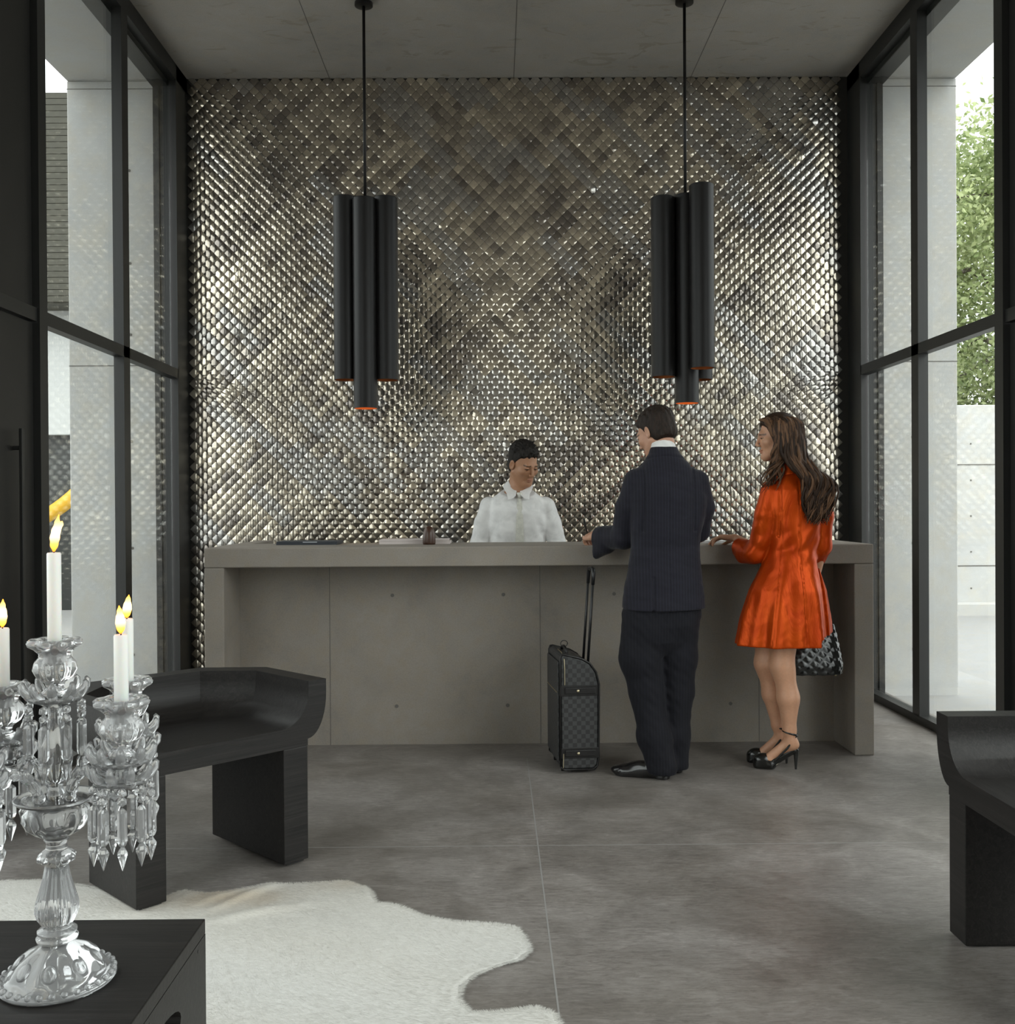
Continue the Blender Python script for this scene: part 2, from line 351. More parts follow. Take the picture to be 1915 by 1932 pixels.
# trees
def leafmat(name, c1, c2):
    m, n, b = nodes(name); at = n.nodes.new('ShaderNodeAttribute'); at.attribute_name = 'tint'
    a = ramp(n, at.outputs['Fac'], [(0, c1), (1, c2)]); n.links.new(a, b.inputs['Base Color']); setp(b, rough=.5, trans=0)
    b.inputs['Subsurface Weight'].default_value = 0
    tr = n.nodes.new('ShaderNodeBsdfTranslucent'); n.links.new(a, tr.inputs[0]); mx = n.nodes.new('ShaderNodeMixShader'); mx.inputs[0].default_value = .45
    n.links.new(b.outputs[0], mx.inputs[1]); n.links.new(tr.outputs[0], mx.inputs[2]); n.links.new(mx.outputs[0], n.nodes['Material Output'].inputs[0]); return m
M['leaf'] = leafmat('leaves', (.10, .16, .035), (.62, .68, .36)); M['bark'] = plain('bark', (.10, .08, .065), rough=.9)
def tree(x, y, h, rad, label, seed, nleaf=9000, low=2.2):
    rr = np.random.default_rng(seed); t = thing('tree', label, 'tree', (x, y, -.125), group=None)
    tr = MB(); tr.tube([(0, 0, 0), (.1, 0, h * .25), (-.05, .1, h * .5), (.1, 0, h * .8)], [.16, .12, .08, .03], 9)
    tips = []
    for k in range(16):
        a = k * 2.4; z0 = h * (.2 + .035 * k); L = rad * rr.uniform(.6, 1.0); e = Vector((math.cos(a) * L, math.sin(a) * L, z0 + rr.uniform(-.1, .8) * L * .5))
        mid = Vector((math.cos(a + .3) * L * .5, math.sin(a + .3) * L * .5, z0 + L * .3))
        tr.tube([(0, .05, z0), mid, e], [.07, .045, .012], 6); tips.append((mid, e))
    tr.build('trunk', 'bark', t, smooth=True)
    cl = []
    for k in range(int(nleaf / 55)):
        mid, e = tips[rr.integers(len(tips))]; c0 = mid.lerp(e, rr.uniform(.1, 1.1)); cl.append(np.array(c0) + rr.normal(0, rad * .22, 3))
    cl = np.array(cl); cl[:, 2] = np.maximum(cl[:, 2], low)
    P = np.repeat(cl, 55, 0) + rr.normal(0, .20, (len(cl) * 55, 3)); n = len(P); s = rr.uniform(.035, .075, n)
    a = rr.normal(0, 1, (n, 3)); a /= np.linalg.norm(a, axis=1)[:, None]; b_ = np.cross(a, rr.normal(0, 1, (n, 3))); b_ /= np.linalg.norm(b_, axis=1)[:, None]
    V = np.stack([P - a * s[:, None], P + b_ * s[:, None] * .5, P + a * s[:, None], P - b_ * s[:, None] * .5], 1).reshape(-1, 3)
    me = bpy.data.meshes.new('foliage'); me.from_pydata(V.tolist(), [], np.arange(n * 4).reshape(-1, 4).tolist())
    cc = np.repeat(np.repeat(rr.random(len(cl)), 55) * .6 + rr.random(n) * .4, 4); C = np.stack([cc, cc, cc, np.ones_like(cc)], 1)
    at = me.color_attributes.new('tint', 'FLOAT_COLOR', 'POINT'); at.data.foreach_set('color', C.ravel())
    link('foliage', me, 'leaf', t)
tree(9.3, 17.4, 9.5, 2.4, 'tall leafy tree behind the garden wall, nearest the concrete fin', 3, 60000, 2.4)
tree(15.4, 19.8, 9.5, 2.6, 'tall leafy tree behind the garden wall, farther right', 4, 14000, 2.0)
tree(7.6, 24.0, 10.0, 2.8, 'paler tree far behind the garden wall', 5, 30000, 2.5)

# ---------------------------------------------------------------- reception counter
CX0, CX1, CY, CH = -1.534, 1.994, 5.30, 1.118
ct = thing('reception_counter', 'long cast concrete reception counter in front of the tiled wall', 'counter', (.23, CY, 0))
o = MB(); W0, W1 = CX0 - .23, CX1 - .23
o.box(W0, W1, 0, .62, 1.014, CH).build('worktop', 'counter', ct, bevel=.006)
for a, b_ in ((W0, W0 + .103), (W1 - .103, W1)):
    MB().box(a, b_, 0, 1.20, 0, 1.0135).box(a, b_, .62, 1.20, 1.0135, CH).build('end_wall', 'counter', ct, bevel=.006)
fp = MB(); fp.box(W0 + .1035, W1 - .1035, .33, .43, 0, 1.0135); fpo = fp.build('front_panel', 'counter', ct)
for x in (-.93, .245, 1.47): MB().box(x - .23 - .0015, x - .23 + .0015, .3288, .332, .0, 1.013).build('panel_joint', 'dark_joint', fpo)
for x, z in ((-.62, .835), (.0, .835), (.62, .835), (-.60, .215), (.02, .215), (1.27, .215), (1.86, .22)):
    hl = MB(); k = 0; hl.lathe([(.010, 0), (.010, .003), (.006, .0035)], 16)
    for i in range(k, len(hl.v)):
        p = hl.v[i]; hl.v[i] = (x - .19 + p[0], .3285 - p[2] * .4, z + p[1])
    hl.build('tie_hole', 'dark_joint', fpo)
# things on the counter
bk = MB().box(-.17, .17, -.11, .11, 0, .012).box(-.168, .172, -.112, .108, .012, .02).box(-.02, .06, -.1125, -.112, .013, .018, 1)
tag(bk.build('guest_folder', [plain('dark_folder', (.03, .035, .045), rough=.5), plain('folder_letters', (.4, .42, .45), rough=.5)], bevel=.002, loc=(-1.065, 5.78, CH)), 'dark folder lying at the left end of the counter', 'folder')
pk = MB().box(-.20, .20, -.10, .10, 0, .016).box(-.20, .19, -.10, .10, .017, .026)
tag(pk.build('paper_stack', [plain('pinkish_paper', (.62, .55, .53), rough=.7)], loc=(-.46, 5.80, CH)), 'low stack of pale pink papers behind the brown bell', 'papers')
ph = thing('bell_shaped_holder', 'brown wooden bell-shaped holder with a stick, on the counter', 'holder', (-.372, 5.62, CH))
MB().lathe([(.034, 0), (.036, .01), (.036, .04), (.034, .062), (.029, .08), (.020, .094), (.010, .101), (.004, .103)], 28).build('body', plain('brown_wood', (.055, .025, .015), rough=.35), ph, smooth=True)
MB().tube([(0, 0, .102), (.001, 0, .165)], .0022, 8).build('stick', 'steel', ph)
sp_ = MB().box(-.14, .14, -.10, .10, 0, .004).box(-.13, .14, -.09, .10, .0042, .012)
tag(sp_.build('paper_pad', 'paper', loc=(1.17, 5.62, CH)), 'white paper pad on the counter between the man and the woman', 'paper pad')
tag(MB().box(-.105, .105, -.148, .148, 0, .002).build('registration_form', 'paper', loc=(.66, 5.47, CH)), 'white sheet of paper under the suited man\'s arm', 'paper')

# ---------------------------------------------------------------- pendant lamps
def pendant(loc, label, tubes, group):
    t = thing('pendant_lamp', label, 'lamp', loc, group=group)
    MB().lathe([(.030, 0), (.055, -.012), (.055, -.03), (.04, -.034)][::-1], 28).build('ceiling_rose', 'lamp', t, auto=True)
    MB().tube([(0, 0, -.03), (0, 0, min(q[2] for q in tubes) - ZC if False else -1.30)], .0095, 10).build('rod', 'lamp', t, smooth=True)
    for x, y, z1, z0 in tubes:
        r = .0725; c = (x, y, -ZC)
        MB().lathe([(r - .004, z0), (r, z0), (r, z1 - .004), (r - .004, z1), (r - .012, z1), (r - .012, z1 - .012)], 36, c, cap=False).build('tube', 'lamp', t, auto=True)
        t2 = t.children[-1] if False else None
        MB().lathe([(r - .0045, z0 + .0005), (r - .0045, z0 + .5), (.003, z0 + .5)], 36, c, cap=False).build('copper_lining', 'copper', t, smooth=True)
        MB().lathe([(.002, z1 - .010), (r - .005, z1 - .010), (r - .005, z1 - .016), (.002, z1 - .016)], 36, c, cap=False).build('tube_cap', 'lamp', t, auto=True)
def lamp_light(x, y, z):
    d = bpy.data.lights.new('pendant_bulb', 'SPOT'); d.energy = 6; d.color = (1, .62, .32); d.spot_size = R(52); d.spot_blend = .6; d.shadow_soft_size = .03
    o = bpy.data.objects.new('pendant_bulb', d); col.objects.link(o); o.location = (x, y, z)
for x_, y_, z_ in ((-.781, 6.098, 2.12), (1.173, 6.143, 2.15)): lamp_light(x_, y_, z_)
pendant((-.781, 6.133, ZC), 'black pendant lamp of clustered tubes, the left one, seen above the counter\'s papers',
        [(-.125, .02, 3.215, 2.105), (.0, -.035, 3.19, 1.925), (.125, .0, 3.205, 2.10), (.03, .13, 3.19, 2.12)], 'black tube pendants')
pendant((1.163, 6.113, ZC), 'black pendant lamp of clustered tubes, the right one, above the suited man\'s head',
        [(-.135, .02, 3.20, 2.11), (.01, .03, 3.215, 1.95), (.075, -.11, 3.235, 2.145), (.105, .09, 3.17, 2.10)], 'black tube pendants')

# ---------------------------------------------------------------- chairs
def make_chair(loc, ang, label):
    """local frame: x along the open front, y towards the back"""
    t = thing('chair', label, 'chair', loc, ang, group=None)
    Wc, Dp = .675, .515; SH, RH, TS = .505, .67, .075
    # profile of the rounded rim: outward offset e (0 at inner seat edge, growing outwards), height z
    ov = .085; inn = []; out = []
    for k in range(11):
        a = math.pi / 2 * k / 10
        inn.append((-.115 + .12 * math.sin(a), SH + .13 * (1 - math.cos(a))))     # inner cove: from seat level up
    inn.append((.005, RH))
    for k in range(11):
        a = math.pi / 2 * k / 10
        out.append((ov - (1 - math.sin(a)) * .0 - ov * (1 - math.sin(a)), RH - .05 - .155 * (1 - (1 - math.cos(a)) ** 0) if False else 0))
    out = [(0, .455)] + [(ov * math.sin(math.pi / 2 * k / 10), .455 + .165 * (1 - math.cos(math.pi / 2 * k / 10))) for k in range(1, 11)] + [(ov, RH)]
    # plan: U path with chamfered corners; e offsets measured outward from the leg line
    def path(e):
        x0, x1, yb = -e, Wc + e, Dp + e; c = .19 * (1 if e > 0 else 1) - (-e) * .586 * 0
        c = max(.02, .155 + e * .42)
        return [(x0, 0), (x0, yb - c), (x0 + c, yb), (x1 - c, yb), (x1, yb - c), (x1, 0)]
    prof = inn + out[::-1]        # inner bottom -> rim inner -> rim outer -> outer bottom
    s = MB(); rings = [[(x, y, z) for x, y in path(e)] for e, z in prof]
    # close underneath: seat bottom
    under = [[(x, y, .43) for x, y in path(0)]]
    rings2 = rings + under
    vs = [p for r_ in rings2 for p in r_]; fs = []; n = 6
    for i in range(len(rings2) - 1):
        for j in range(n - 1): a = i * n + j; fs.append((a, a + 1, a + 1 + n, a + n))
    fs.append(tuple(range(0, n)))                          # seat top polygon
    k = (len(rings2) - 1) * n; fs.append(tuple(k + j for j in range(n)))    # underside
    # open front faces: one polygon across the whole front outline
    L = len(rings2)
    left = [i * n for i in range(L)]; rgt = [i * n + n - 1 for i in range(L)]
    fs.append(tuple(left + rgt[::-1]))
    s.add(vs, fs)
    me = s.mesh('seat_shell')
    so_ = link('seat_shell', me, 'wood', t); me.polygons.foreach_set('use_smooth', [True] * len(me.polygons)); me.set_sharp_from_angle(angle=R(30))
    for x0, x1 in ((0, .107), (Wc - .107, Wc)):
        pl = [(x0 + .0005, .0005), (x1 - .0005, .0005), (x1 - .0005, Dp - .001), (x0 + .0005, Dp - .155)]
        if x0 > 0: pl = [(x0 + .0005, .0005), (x1 - .0005, .0005), (x1 - .0005, Dp - .155), (x0 + .0005, Dp - .001)]
        MB().prism(pl, .006, .4295).build('leg', 'wood', t, bevel=.003)
        MB().box(x0 + .015, x1 - .015, .01, Dp - .17, 0, .006).build('foot_pad', 'steel', t)
    return t
make_chair((-1.183, 3.294, 0.008), math.atan2(.481, .474), 'low black wooden chair with rounded arms beside the white hide rug')
make_chair((1.396, 3.10, 0), R(-90), 'low black wooden chair cut off by the right edge of the photo')

# ---------------------------------------------------------------- low table
tb = thing('side_table', 'low black wooden box table under the crystal candelabra', 'table', (-.592, 2.035, .010))
w_, d_, h_ = 1.05, .95, .49
MB().box(-w_, 0, -d_, 0, h_ - .03, h_).build('tabletop', 'wood', tb, bevel=.002)
sd = MB(); # right side panel with an oval hand slot
sl = [(-.275 + .115 * math.cos(a), .372 + .036 * math.sin(a)) for a in np.linspace(0, 2 * math.pi, 25)[:-1]]
def panel_slot():
    bm_ = bmesh.new(); th = .03
    outer = [(-d_ + .0, 0), (0, 0), (0, h_ - .0305), (-d_, h_ - .0305)]
    # ring triangulated with bmesh fill
    ov_ = [bm_.verts.new((0, y, z)) for y, z in outer]; iv = [bm_.verts.new((0, y, z)) for y, z in sl]
    es = [bm_.edges.new((ov_[i], ov_[(i + 1) % 4])) for i in range(4)] + [bm_.edges.new((iv[i], iv[(i + 1) % len(iv)])) for i in range(len(iv))]
    bmesh.ops.triangle_fill(bm_, use_beauty=True, edges=es)
    # drop faces that cover the slot
    for f in list(bm_.faces):
        c = f.calc_center_median()
        if ((c.y + .275) / .115) ** 2 + ((c.z - .372) / .036) ** 2 < .95: bm_.faces.remove(f)
    r_ = bmesh.ops.extrude_face_region(bm_, geom=list(bm_.faces))
    for e in r_['geom']:
        if isinstance(e, bmesh.types.BMVert): e.co.x -= th
    bmesh.ops.recalc_face_normals(bm_, faces=bm_.faces); me = bpy.data.meshes.new('side_panel'); bm_.to_mesh(me); bm_.free(); return me
link('side_panel', panel_slot(), 'wood', tb)
MB().box(-w_, -w_ + .03, -d_, 0, 0, h_ - .0305).build('side_panel', 'wood', tb)
MB().box(-w_ + .031, -.031, -.03, 0, 0, h_ - .0305).build('back_panel', 'wood', tb)
for y in (-.05, -.33, -.60, -.87):
    pg = MB().lathe([(.0035, 0), (.0035, .0008)], 10)
    pg.v = [(p[2], y + p[0], h_ - .045 + p[1]) for p in pg.v]
    pg.build('peg_hole', 'steel', tb)

# ================================================================ soft shapes: signed distance fields meshed with surface nets
def axis(*segs):
    out = [segs[0][0]]
    for a, b_, st in segs:
        n = max(1, int(round((b_ - a) / st))); out += list(np.linspace(a, b_, n + 1)[1:])
    return np.array(out, dtype=np.float64)
class Field:
    def __init__(s, ax, ay, az):
        s.a = (ax, ay, az); s.D = np.full((len(ax), len(ay), len(az)), .3, np.float32)
    def blk(s, lo, hi):
        sl = []
        for a, l, h in zip(s.a, lo, hi):
            i0 = max(0, np.searchsorted(a, l) - 1); i1 = min(len(a), np.searchsorted(a, h) + 1)
            if i1 - i0 < 1: return None, None
            sl.append(slice(i0, i1))
        g = np.meshgrid(*[a[q] for a, q in zip(s.a, sl)], indexing='ij')
        return tuple(sl), g
    def put(s, sl, d, k, op):
        A = s.D[sl]
        if op == 'add':
            if k > 0:
                h = np.clip(.5 + .5 * (A - d) / k, 0, 1); r = A * (1 - h) + d * h - k * h * (1 - h)
            else: r = np.minimum(A, d)
        else:
            if k > 0:
                h = np.clip(.5 - .5 * (A + d) / k, 0, 1); r = A * (1 - h) - d * h + k * h * (1 - h)
            else: r = np.maximum(A, -d)
        s.D[sl] = r
    def rc(s, a, b_, ra, rb, k=.02, op='add'):
        a = np.array(a, float); b_ = np.array(b_, float); m_ = max(ra, rb) + k + .03
        sl, g = s.blk(np.minimum(a, b_) - m_, np.maximum(a, b_) + m_)
        if sl is None: return s
        v = b_ - a; L = max(v @ v, 1e-9)
        t = np.clip(((g[0] - a[0]) * v[0] + (g[1] - a[1]) * v[1] + (g[2] - a[2]) * v[2]) / L, 0, 1)
        d = np.sqrt((g[0] - a[0] - t * v[0]) ** 2 + (g[1] - a[1] - t * v[1]) ** 2 + (g[2] - a[2] - t * v[2]) ** 2) - (ra + (rb - ra) * t)
        s.put(sl, d, k, op); return s
    def chain(s, pts, rad, k=.02, op='add'):
        for i in range(len(pts) - 1): s.rc(pts[i], pts[i + 1], rad[i], rad[i + 1], k, op)
        return s
    def ell(s, c, r, k=.02, Rm=None, op='add'):
        c = np.array(c, float); r = np.array(r, float); m_ = max(r) + k + .03
        sl, g = s.blk(c - m_, c + m_)
        if sl is None: return s
        P = [g[i] - c[i] for i in range(3)]
        if Rm is not None: P = [P[0] * Rm[0][j] + P[1] * Rm[1][j] + P[2] * Rm[2][j] for j in range(3)]
        k0 = np.sqrt(sum((P[i] / r[i]) ** 2 for i in range(3))) + 1e-9; k1 = np.sqrt(sum((P[i] / r[i] ** 2) ** 2 for i in range(3))) + 1e-9
        s.put(sl, k0 * (k0 - 1) / k1, k, op); return s
    def loft(s, secs, k=.03, op='add', pw=2.3, fold=None):
        """secs: (z, cx, cy, rx, ry) from low to high"""
        S = np.array(secs, float); lo = (S[:, 1] - S[:, 3]).min() - .08, (S[:, 2] - S[:, 4]).min() - .08, S[0, 0] - .06
        hi = (S[:, 1] + S[:, 3]).max() + .08, (S[:, 2] + S[:, 4]).max() + .08, S[-1, 0] + .06
        sl, g = s.blk(lo, hi)
        if sl is None: return s
        z = g[2]; zz = np.clip(z, S[0, 0], S[-1, 0]); ip = lambda j: np.interp(zz, S[:, 0], S[:, j])
        cx, cy, rx, ry = ip(1), ip(2), ip(3), ip(4); ux, uy = (g[0] - cx) / rx, (g[1] - cy) / ry
        q = (np.abs(ux) ** pw + np.abs(uy) ** pw) ** (1 / pw) + 1e-9
        sc_ = np.sqrt((g[0] - cx) ** 2 + (g[1] - cy) ** 2) / q
        d = (q - 1) * np.clip(sc_, .5 * np.minimum(rx, ry), None)
        if fold is not None: d = d - fold(np.arctan2(uy, ux), z)
        d = np.maximum(d, np.maximum(S[0, 0] - z, z - S[-1, 0]))
        s.put(sl, d, k, op); return s
    def cut(s, p, n, lo=None, hi=None):
        n = np.array(n, float); n /= np.linalg.norm(n)
        if lo is None: lo = [a[0] for a in s.a]; hi = [a[-1] for a in s.a]
        sl, g = s.blk(lo, hi); d = (g[0] - p[0]) * n[0] + (g[1] - p[1]) * n[1] + (g[2] - p[2]) * n[2]
        s.D[sl] = np.maximum(s.D[sl], d); return s
    def disp(s, fn, lo=None, hi=None):
        if lo is None: lo = [a[0] for a in s.a]; hi = [a[-1] for a in s.a]
        sl, g = s.blk(lo, hi); s.D[sl] = s.D[sl] - fn(*g); return s
    def mesh(s, name, color=None):
        D = s.D; D[0] = D[-1] = .05; D[:, 0] = D[:, -1] = .05; D[:, :, 0] = D[:, :, -1] = .05
        I = (D < 0).astype(np.int8); nx, ny, nz = D.shape
        sm = sum(I[i:nx - 1 + i, j:ny - 1 + j, k:nz - 1 + k] for i in (0, 1) for j in (0, 1) for k in (0, 1))
        act = np.nonzero((sm > 0) & (sm < 8)); n = len(act[0]); idm = np.full(sm.shape, -1, np.int64); idm[act] = np.arange(n)
        P = np.zeros((n, 3)); cnt = np.zeros(n); cr_ = [(i, j, k) for i in (0, 1) for j in (0, 1) for k in (0, 1)]
        vals = {c: D[act[0] + c[0], act[1] + c[1], act[2] + c[2]] for c in cr_}
        pos = {c: np.stack([s.a[q][act[q] + c[q]] for q in range(3)], 1) for c in cr_}
        for c in cr_:
            for ax in range(3):
                if c[ax] == 0:
                    e = list(c); e[ax] = 1; e = tuple(e); v0, v1 = vals[c], vals[e]; mk = (v0 < 0) != (v1 < 0)
                    t = np.where(mk, v0 / np.where(v0 - v1 == 0, 1, v0 - v1), 0)[:, None]
                    P += np.where(mk[:, None], pos[c] + t * (pos[e] - pos[c]), 0); cnt += mk
        P /= cnt[:, None]
        F = []
        for ax in range(3):
            o1, o2 = (ax + 1) % 3, (ax + 2) % 3
            A = [slice(0, None)] * 3; B = [slice(0, None)] * 3; A[ax] = slice(0, -1); B[ax] = slice(1, None)
            ch = I[tuple(A)] != I[tuple(B)]; e = list(np.nonzero(ch)); ok = (e[o1] > 0) & (e[o2] > 0) & (e[o1] < D.shape[o1] - 1) & (e[o2] < D.shape[o2] - 1)
            e = [q[ok] for q in e]; ins = I[e[0], e[1], e[2]] == 1
            def at(d1, d2):
                q = [x.copy() for x in e]; q[o1] = q[o1] - d1; q[o2] = q[o2] - d2; return idm[q[0], q[1], q[2]]
            f = np.stack([at(1, 1), at(0, 1), at(0, 0), at(1, 0)], 1); f[~ins] = f[~ins][:, ::-1]; F.append(f)
        F = np.concatenate(F); F = F[(F >= 0).all(1)]
        # light smoothing
        me = bpy.data.meshes.new(name); me.vertices.add(n); me.vertices.foreach_set('co', P.ravel().astype(np.float32))
        me.loops.add(F.size); me.loops.foreach_set('vertex_index', F.ravel()); me.polygons.add(len(F))
        me.polygons.foreach_set('loop_start', np.arange(0, F.size, 4)); me.polygons.foreach_set('use_smooth', np.ones(len(F), bool)); me.update(calc_edges=True)
        me.validate()
        if color is not None:
            C = color(P); at_ = me.color_attributes.new('tint', 'FLOAT_COLOR', 'POINT')
            if len(me.vertices) == n: at_.data.foreach_set('color', np.concatenate([C, np.ones((n, 1))], 1).astype(np.float32).ravel())
        return me
def wob(seed, f, n=5):
    rr = np.random.default_rng(seed); K = rr.normal(0, 1, (n, 3)) * np.array(f); ph = rr.uniform(0, 6.28, n)
    return lambda x, y, z: sum(np.sin(K[i, 0] * x + K[i, 1] * y + K[i, 2] * z + ph[i]) for i in range(n)) / n

def basis(fw, upv=(0, 0, 1)):
    f = np.array(fw, float); f /= np.linalg.norm(f); r_ = np.cross(f, upv); r_ /= np.linalg.norm(r_); u = np.cross(r_, f)
    return np.stack([r_, f, u], 1)          # columns: right, forward, up
def head(S, C, B, s=1.0, fem=False, neck=None):
    C = np.array(C, float); W = lambda x, y, z: C + B @ (np.array([x, y, z]) * s)
    E = lambda c, r, k, op='add': S.ell(W(*c), np.array(r) * s, k, B, op)
    L = lambda a, b_, ra, rb, k, op='add': S.rc(W(*a), W(*b_), ra * s, rb * s, k, op)
    E((0, -.018, .038), (.074, .095, .082), .01)
    E((0, .022, -.028), (.060 if not fem else .057, .068, .082), .03)
    for q in (-1, 1):
        L((q * .056, .0, -.045), (q * (.022 if not fem else .014), .064, -.098), .017, .014, .03)
        E((q * .041, .058, -.022), (.022, .022, .02), .025)
    E((0, .072, -.098), (.020 if not fem else .015, .018, .017), .025)
    L((-.028, .080, .022), (.028, .080, .022), .011, .011, .02)
    for q in (-1, 1): E((q * .031, .101, .002), (.017, .016, .012), .014, 'sub')
    for q in (-1, 1):
        E((q * .0305, .0765, .001), (.0125, .0125, .0125), .002)
        E((q * .0305, .0800, .0065), (.0140, .0115, .0050), .003)      # upper lid
    L((0, .088, .014), (0, .108, -.030), .0068, .0088, .010)
    for q in (-1, 1): E((q * .0105, .098, -.036), (.0075, .009, .0065), .005)
    E((0, .090, -.0615), (.021, .009, .0050), .005); E((0, .088, -.0725), (.018, .009, .0060), .005)
    L((-.020, .0985, -.0668), (.020, .0985, -.0668), .0012, .0012, .003, 'sub')
    for q in (-1, 1):
        Re = B @ np.array(Matrix.Rotation(q * .35, 3, 'Z')); S.ell(W(q * .079, -.006, -.004), np.array((.006, .018, .031)) * s, .004, Re)
        S.ell(W(q * .084, -.002, -.003), np.array((.006, .010, .020)) * s, .003, Re, 'sub')
    if neck is not None:
        S.rc(W(0, -.022, -.065), neck, (.056 if not fem else .046) * s, (.060 if not fem else .047) * s, .03)
    return W
def face_tint(C, B, s, skin, fem=False, base=None):
    def f(P):
        q = (P - np.array(C)) @ B / s; c = np.tile(np.array(skin), (len(P), 1)); x, y, z = np.abs(q[:, 0]), q[:, 1], q[:, 2]
        def m_(cond, colr, a): c[cond] = c[cond] * (1 - a) + np.array(colr) * a
        near = y > .05
        m_(near & (((x / .022) ** 2 + ((z + .067) / .0115) ** 2) < 1) & (y > .085), (.42, .13, .10) if fem else (.33, .13, .09), .45)
        m_(near & (np.abs(z - .021 - .10 * (.03 - x)) < .0035) & (x > .012) & (x < .047), (.03, .02, .015), .8)
        m_(near & (((x - .0305) / .0150) ** 2 + ((z - .0010) / .0042) ** 2 < 1), (.03, .02, .015), .9)
        m_(near & (((x - .038) / .012) ** 2 + ((z - .016) / .008) ** 2 < 1) & fem, (.20, .12, .09), .5)
        return c
    return f
def hand(S, wrist, fwd, side, nrm, curl=(.5, .6, .7, .8), s=1.0, thumb=.5, spread=.12):
    """palm runs along fwd; side points to the thumb; nrm is the back of the hand; fingers bend away from nrm"""
    f = np.array(fwd, float); f /= np.linalg.norm(f); sd_ = np.array(side, float); sd_ -= f * (sd_ @ f); sd_ /= np.linalg.norm(sd_)
    nn = np.cross(f, sd_); nn *= np.sign(nn @ np.array(nrm)) or 1; w_ = np.array(wrist, float)
    P = lambda a, b_, c: w_ + (f * a + sd_ * b_ + nn * c) * s
    for k, (b_, L) in enumerate(((.028, .082), (.009, .088), (-.010, .083), (-.028, .074))):
        S.rc(P(.012, b_ * .6, 0), P(L * .93, b_, 0), .0125 * s, .0105 * s, .012)
    S.ell(P(.045, .0, -.002), np.array((.036, .036, .013)) * s, .012, np.stack([f, sd_, nn], 1))
    for k, (b_, L, ls) in enumerate(((.028, .082, (.040, .024, .019)), (.009, .088, (.044, .027, .020)), (-.010, .083, (.041, .025, .019)), (-.028, .074, (.032, .019, .017)))):
        p = P(L * .93, b_, 0); a = 0; rr = [.0090, .0082, .0074, .0064]; dsp = (b_ / .028) * spread
        for q, l in enumerate(ls):
            a += curl[k] * (.9, 1.1, .7)[q]; d = f * math.cos(a) - nn * math.sin(a) + sd_ * dsp * math.cos(a); d /= np.linalg.norm(d)
            e = p + d * l * s; S.rc(p, e, rr[q] * s, rr[q + 1] * s, .002); p = e
    p = P(.022, .022, -.004); d = f * .55 + sd_ * .75 - nn * thumb * .5; d /= np.linalg.norm(d); e = p + d * .040 * s; S.rc(p, e, .0125 * s, .0105 * s, .010)
    d = f * .9 + sd_ * .25 - nn * thumb; d /= np.linalg.norm(d); g = e + d * .030 * s; S.rc(e, g, .0100 * s, .0090 * s, .003)
    d = f * .9 - sd_ * .1 - nn * thumb * 1.3; d /= np.linalg.norm(d); S.rc(g, g + d * .024 * s, .0088 * s, .0070 * s, .002)

def skin_mat(name):
    m, n, b = nodes(name); at = n.nodes.new('ShaderNodeAttribute'); at.attribute_name = 'tint'
    v = coords(n); f = noise(n, 90, 4, .6, v)
    a = mix(n, at.outputs['Color'], ramp(n, f, [(.3, (.88, .86, .85)), (.7, (1.06, 1.05, 1.04))]), .6, 'MULTIPLY')
    n.links.new(a, b.inputs['Base Color']); setp(b, rough=.48, sss=.12); b.inputs['Subsurface Radius'].default_value = (.012, .004, .002); b.inputs['Subsurface Scale'].default_value = .6
    return m
M['skin'] = skin_mat('skin')
def cloth(name, c, rough=.8, sheen=.25, ns=30, bs=.25, stripe=None):
    m, n, b = nodes(name); v = coords(n); f = noise(n, ns, 4, .6, v, .6); weave = noise(n, 600, 2, .5, v)
    a = mix(n, c, tuple(x * .8 for x in c), ramp(n, f, [(.35, (0, 0, 0)), (.7, (1, 1, 1))]))
    if stripe:
        sx = n.nodes.new('ShaderNodeSeparateXYZ'); n.links.new(v, sx.inputs[0])
        wv = n.nodes.new('ShaderNodeTexWave'); wv.wave_type = 'BANDS'; wv.bands_direction = 'X'; wv.inputs['Scale'].default_value = 22; wv.inputs['Distortion'].default_value = .6; wv.inputs['Detail Scale'].default_value = .3
        n.links.new(v, wv.inputs['Vector']); a = mix(n, a, stripe, ramp(n, wv.outputs['Fac'], [(.86, (0, 0, 0)), (.97, (.6, .6, .6))]))
    n.links.new(a, b.inputs['Base Color']); setp(b, rough=rough, sheen=sheen, sheenr=.4, spec=.25)
    ad = n.nodes.new('ShaderNodeMath'); ad.operation = 'ADD'; n.links.new(f, ad.inputs[0]); mu = n.nodes.new('ShaderNodeMath'); mu.operation = 'MULTIPLY'; mu.inputs[1].default_value = .12
    n.links.new(weave, mu.inputs[0]); n.links.new(mu.outputs[0], ad.inputs[1]); bump(n, b, ad.outputs[0], bs, .004); return m
M['navy'] = cloth('navy_pinstripe', (.0125, .012, .019), .8, .12, 18, .45, (.024, .024, .038))
M['navy_dark'] = cloth('navy_trouser_cloth', (.0085, .0085, .012), .85, .06, 14, .5, (.016, .016, .024))
M['whitecloth'] = cloth('white_cotton', (.84, .83, .82), .85, .1, 14, .35)
M['tie'] = cloth('ivory_tie', (.68, .67, .60), .7, .2, 50, .3)
def silk():
    m, n, b = nodes('orange_silk'); v = coords(n, (1, 1, .35)); f = noise(n, 7, 5, .62, v, 1.4); w2 = noise(n, 500, 2, .5, coords(n, (.1, 1, 1)))
    a = ramp(n, f, [(.3, (.37, .032, .002)), (.7, (.54, .070, .005))]); n.links.new(a, b.inputs['Base Color'])
    setp(b, rough=.36, spec=.12, sheen=.0, metal=.38); b.inputs['Sheen Tint'].default_value = (1, .55, .25, 1)
    bump(n, b, f, .55, .010); return m
M['silk'] = silk()
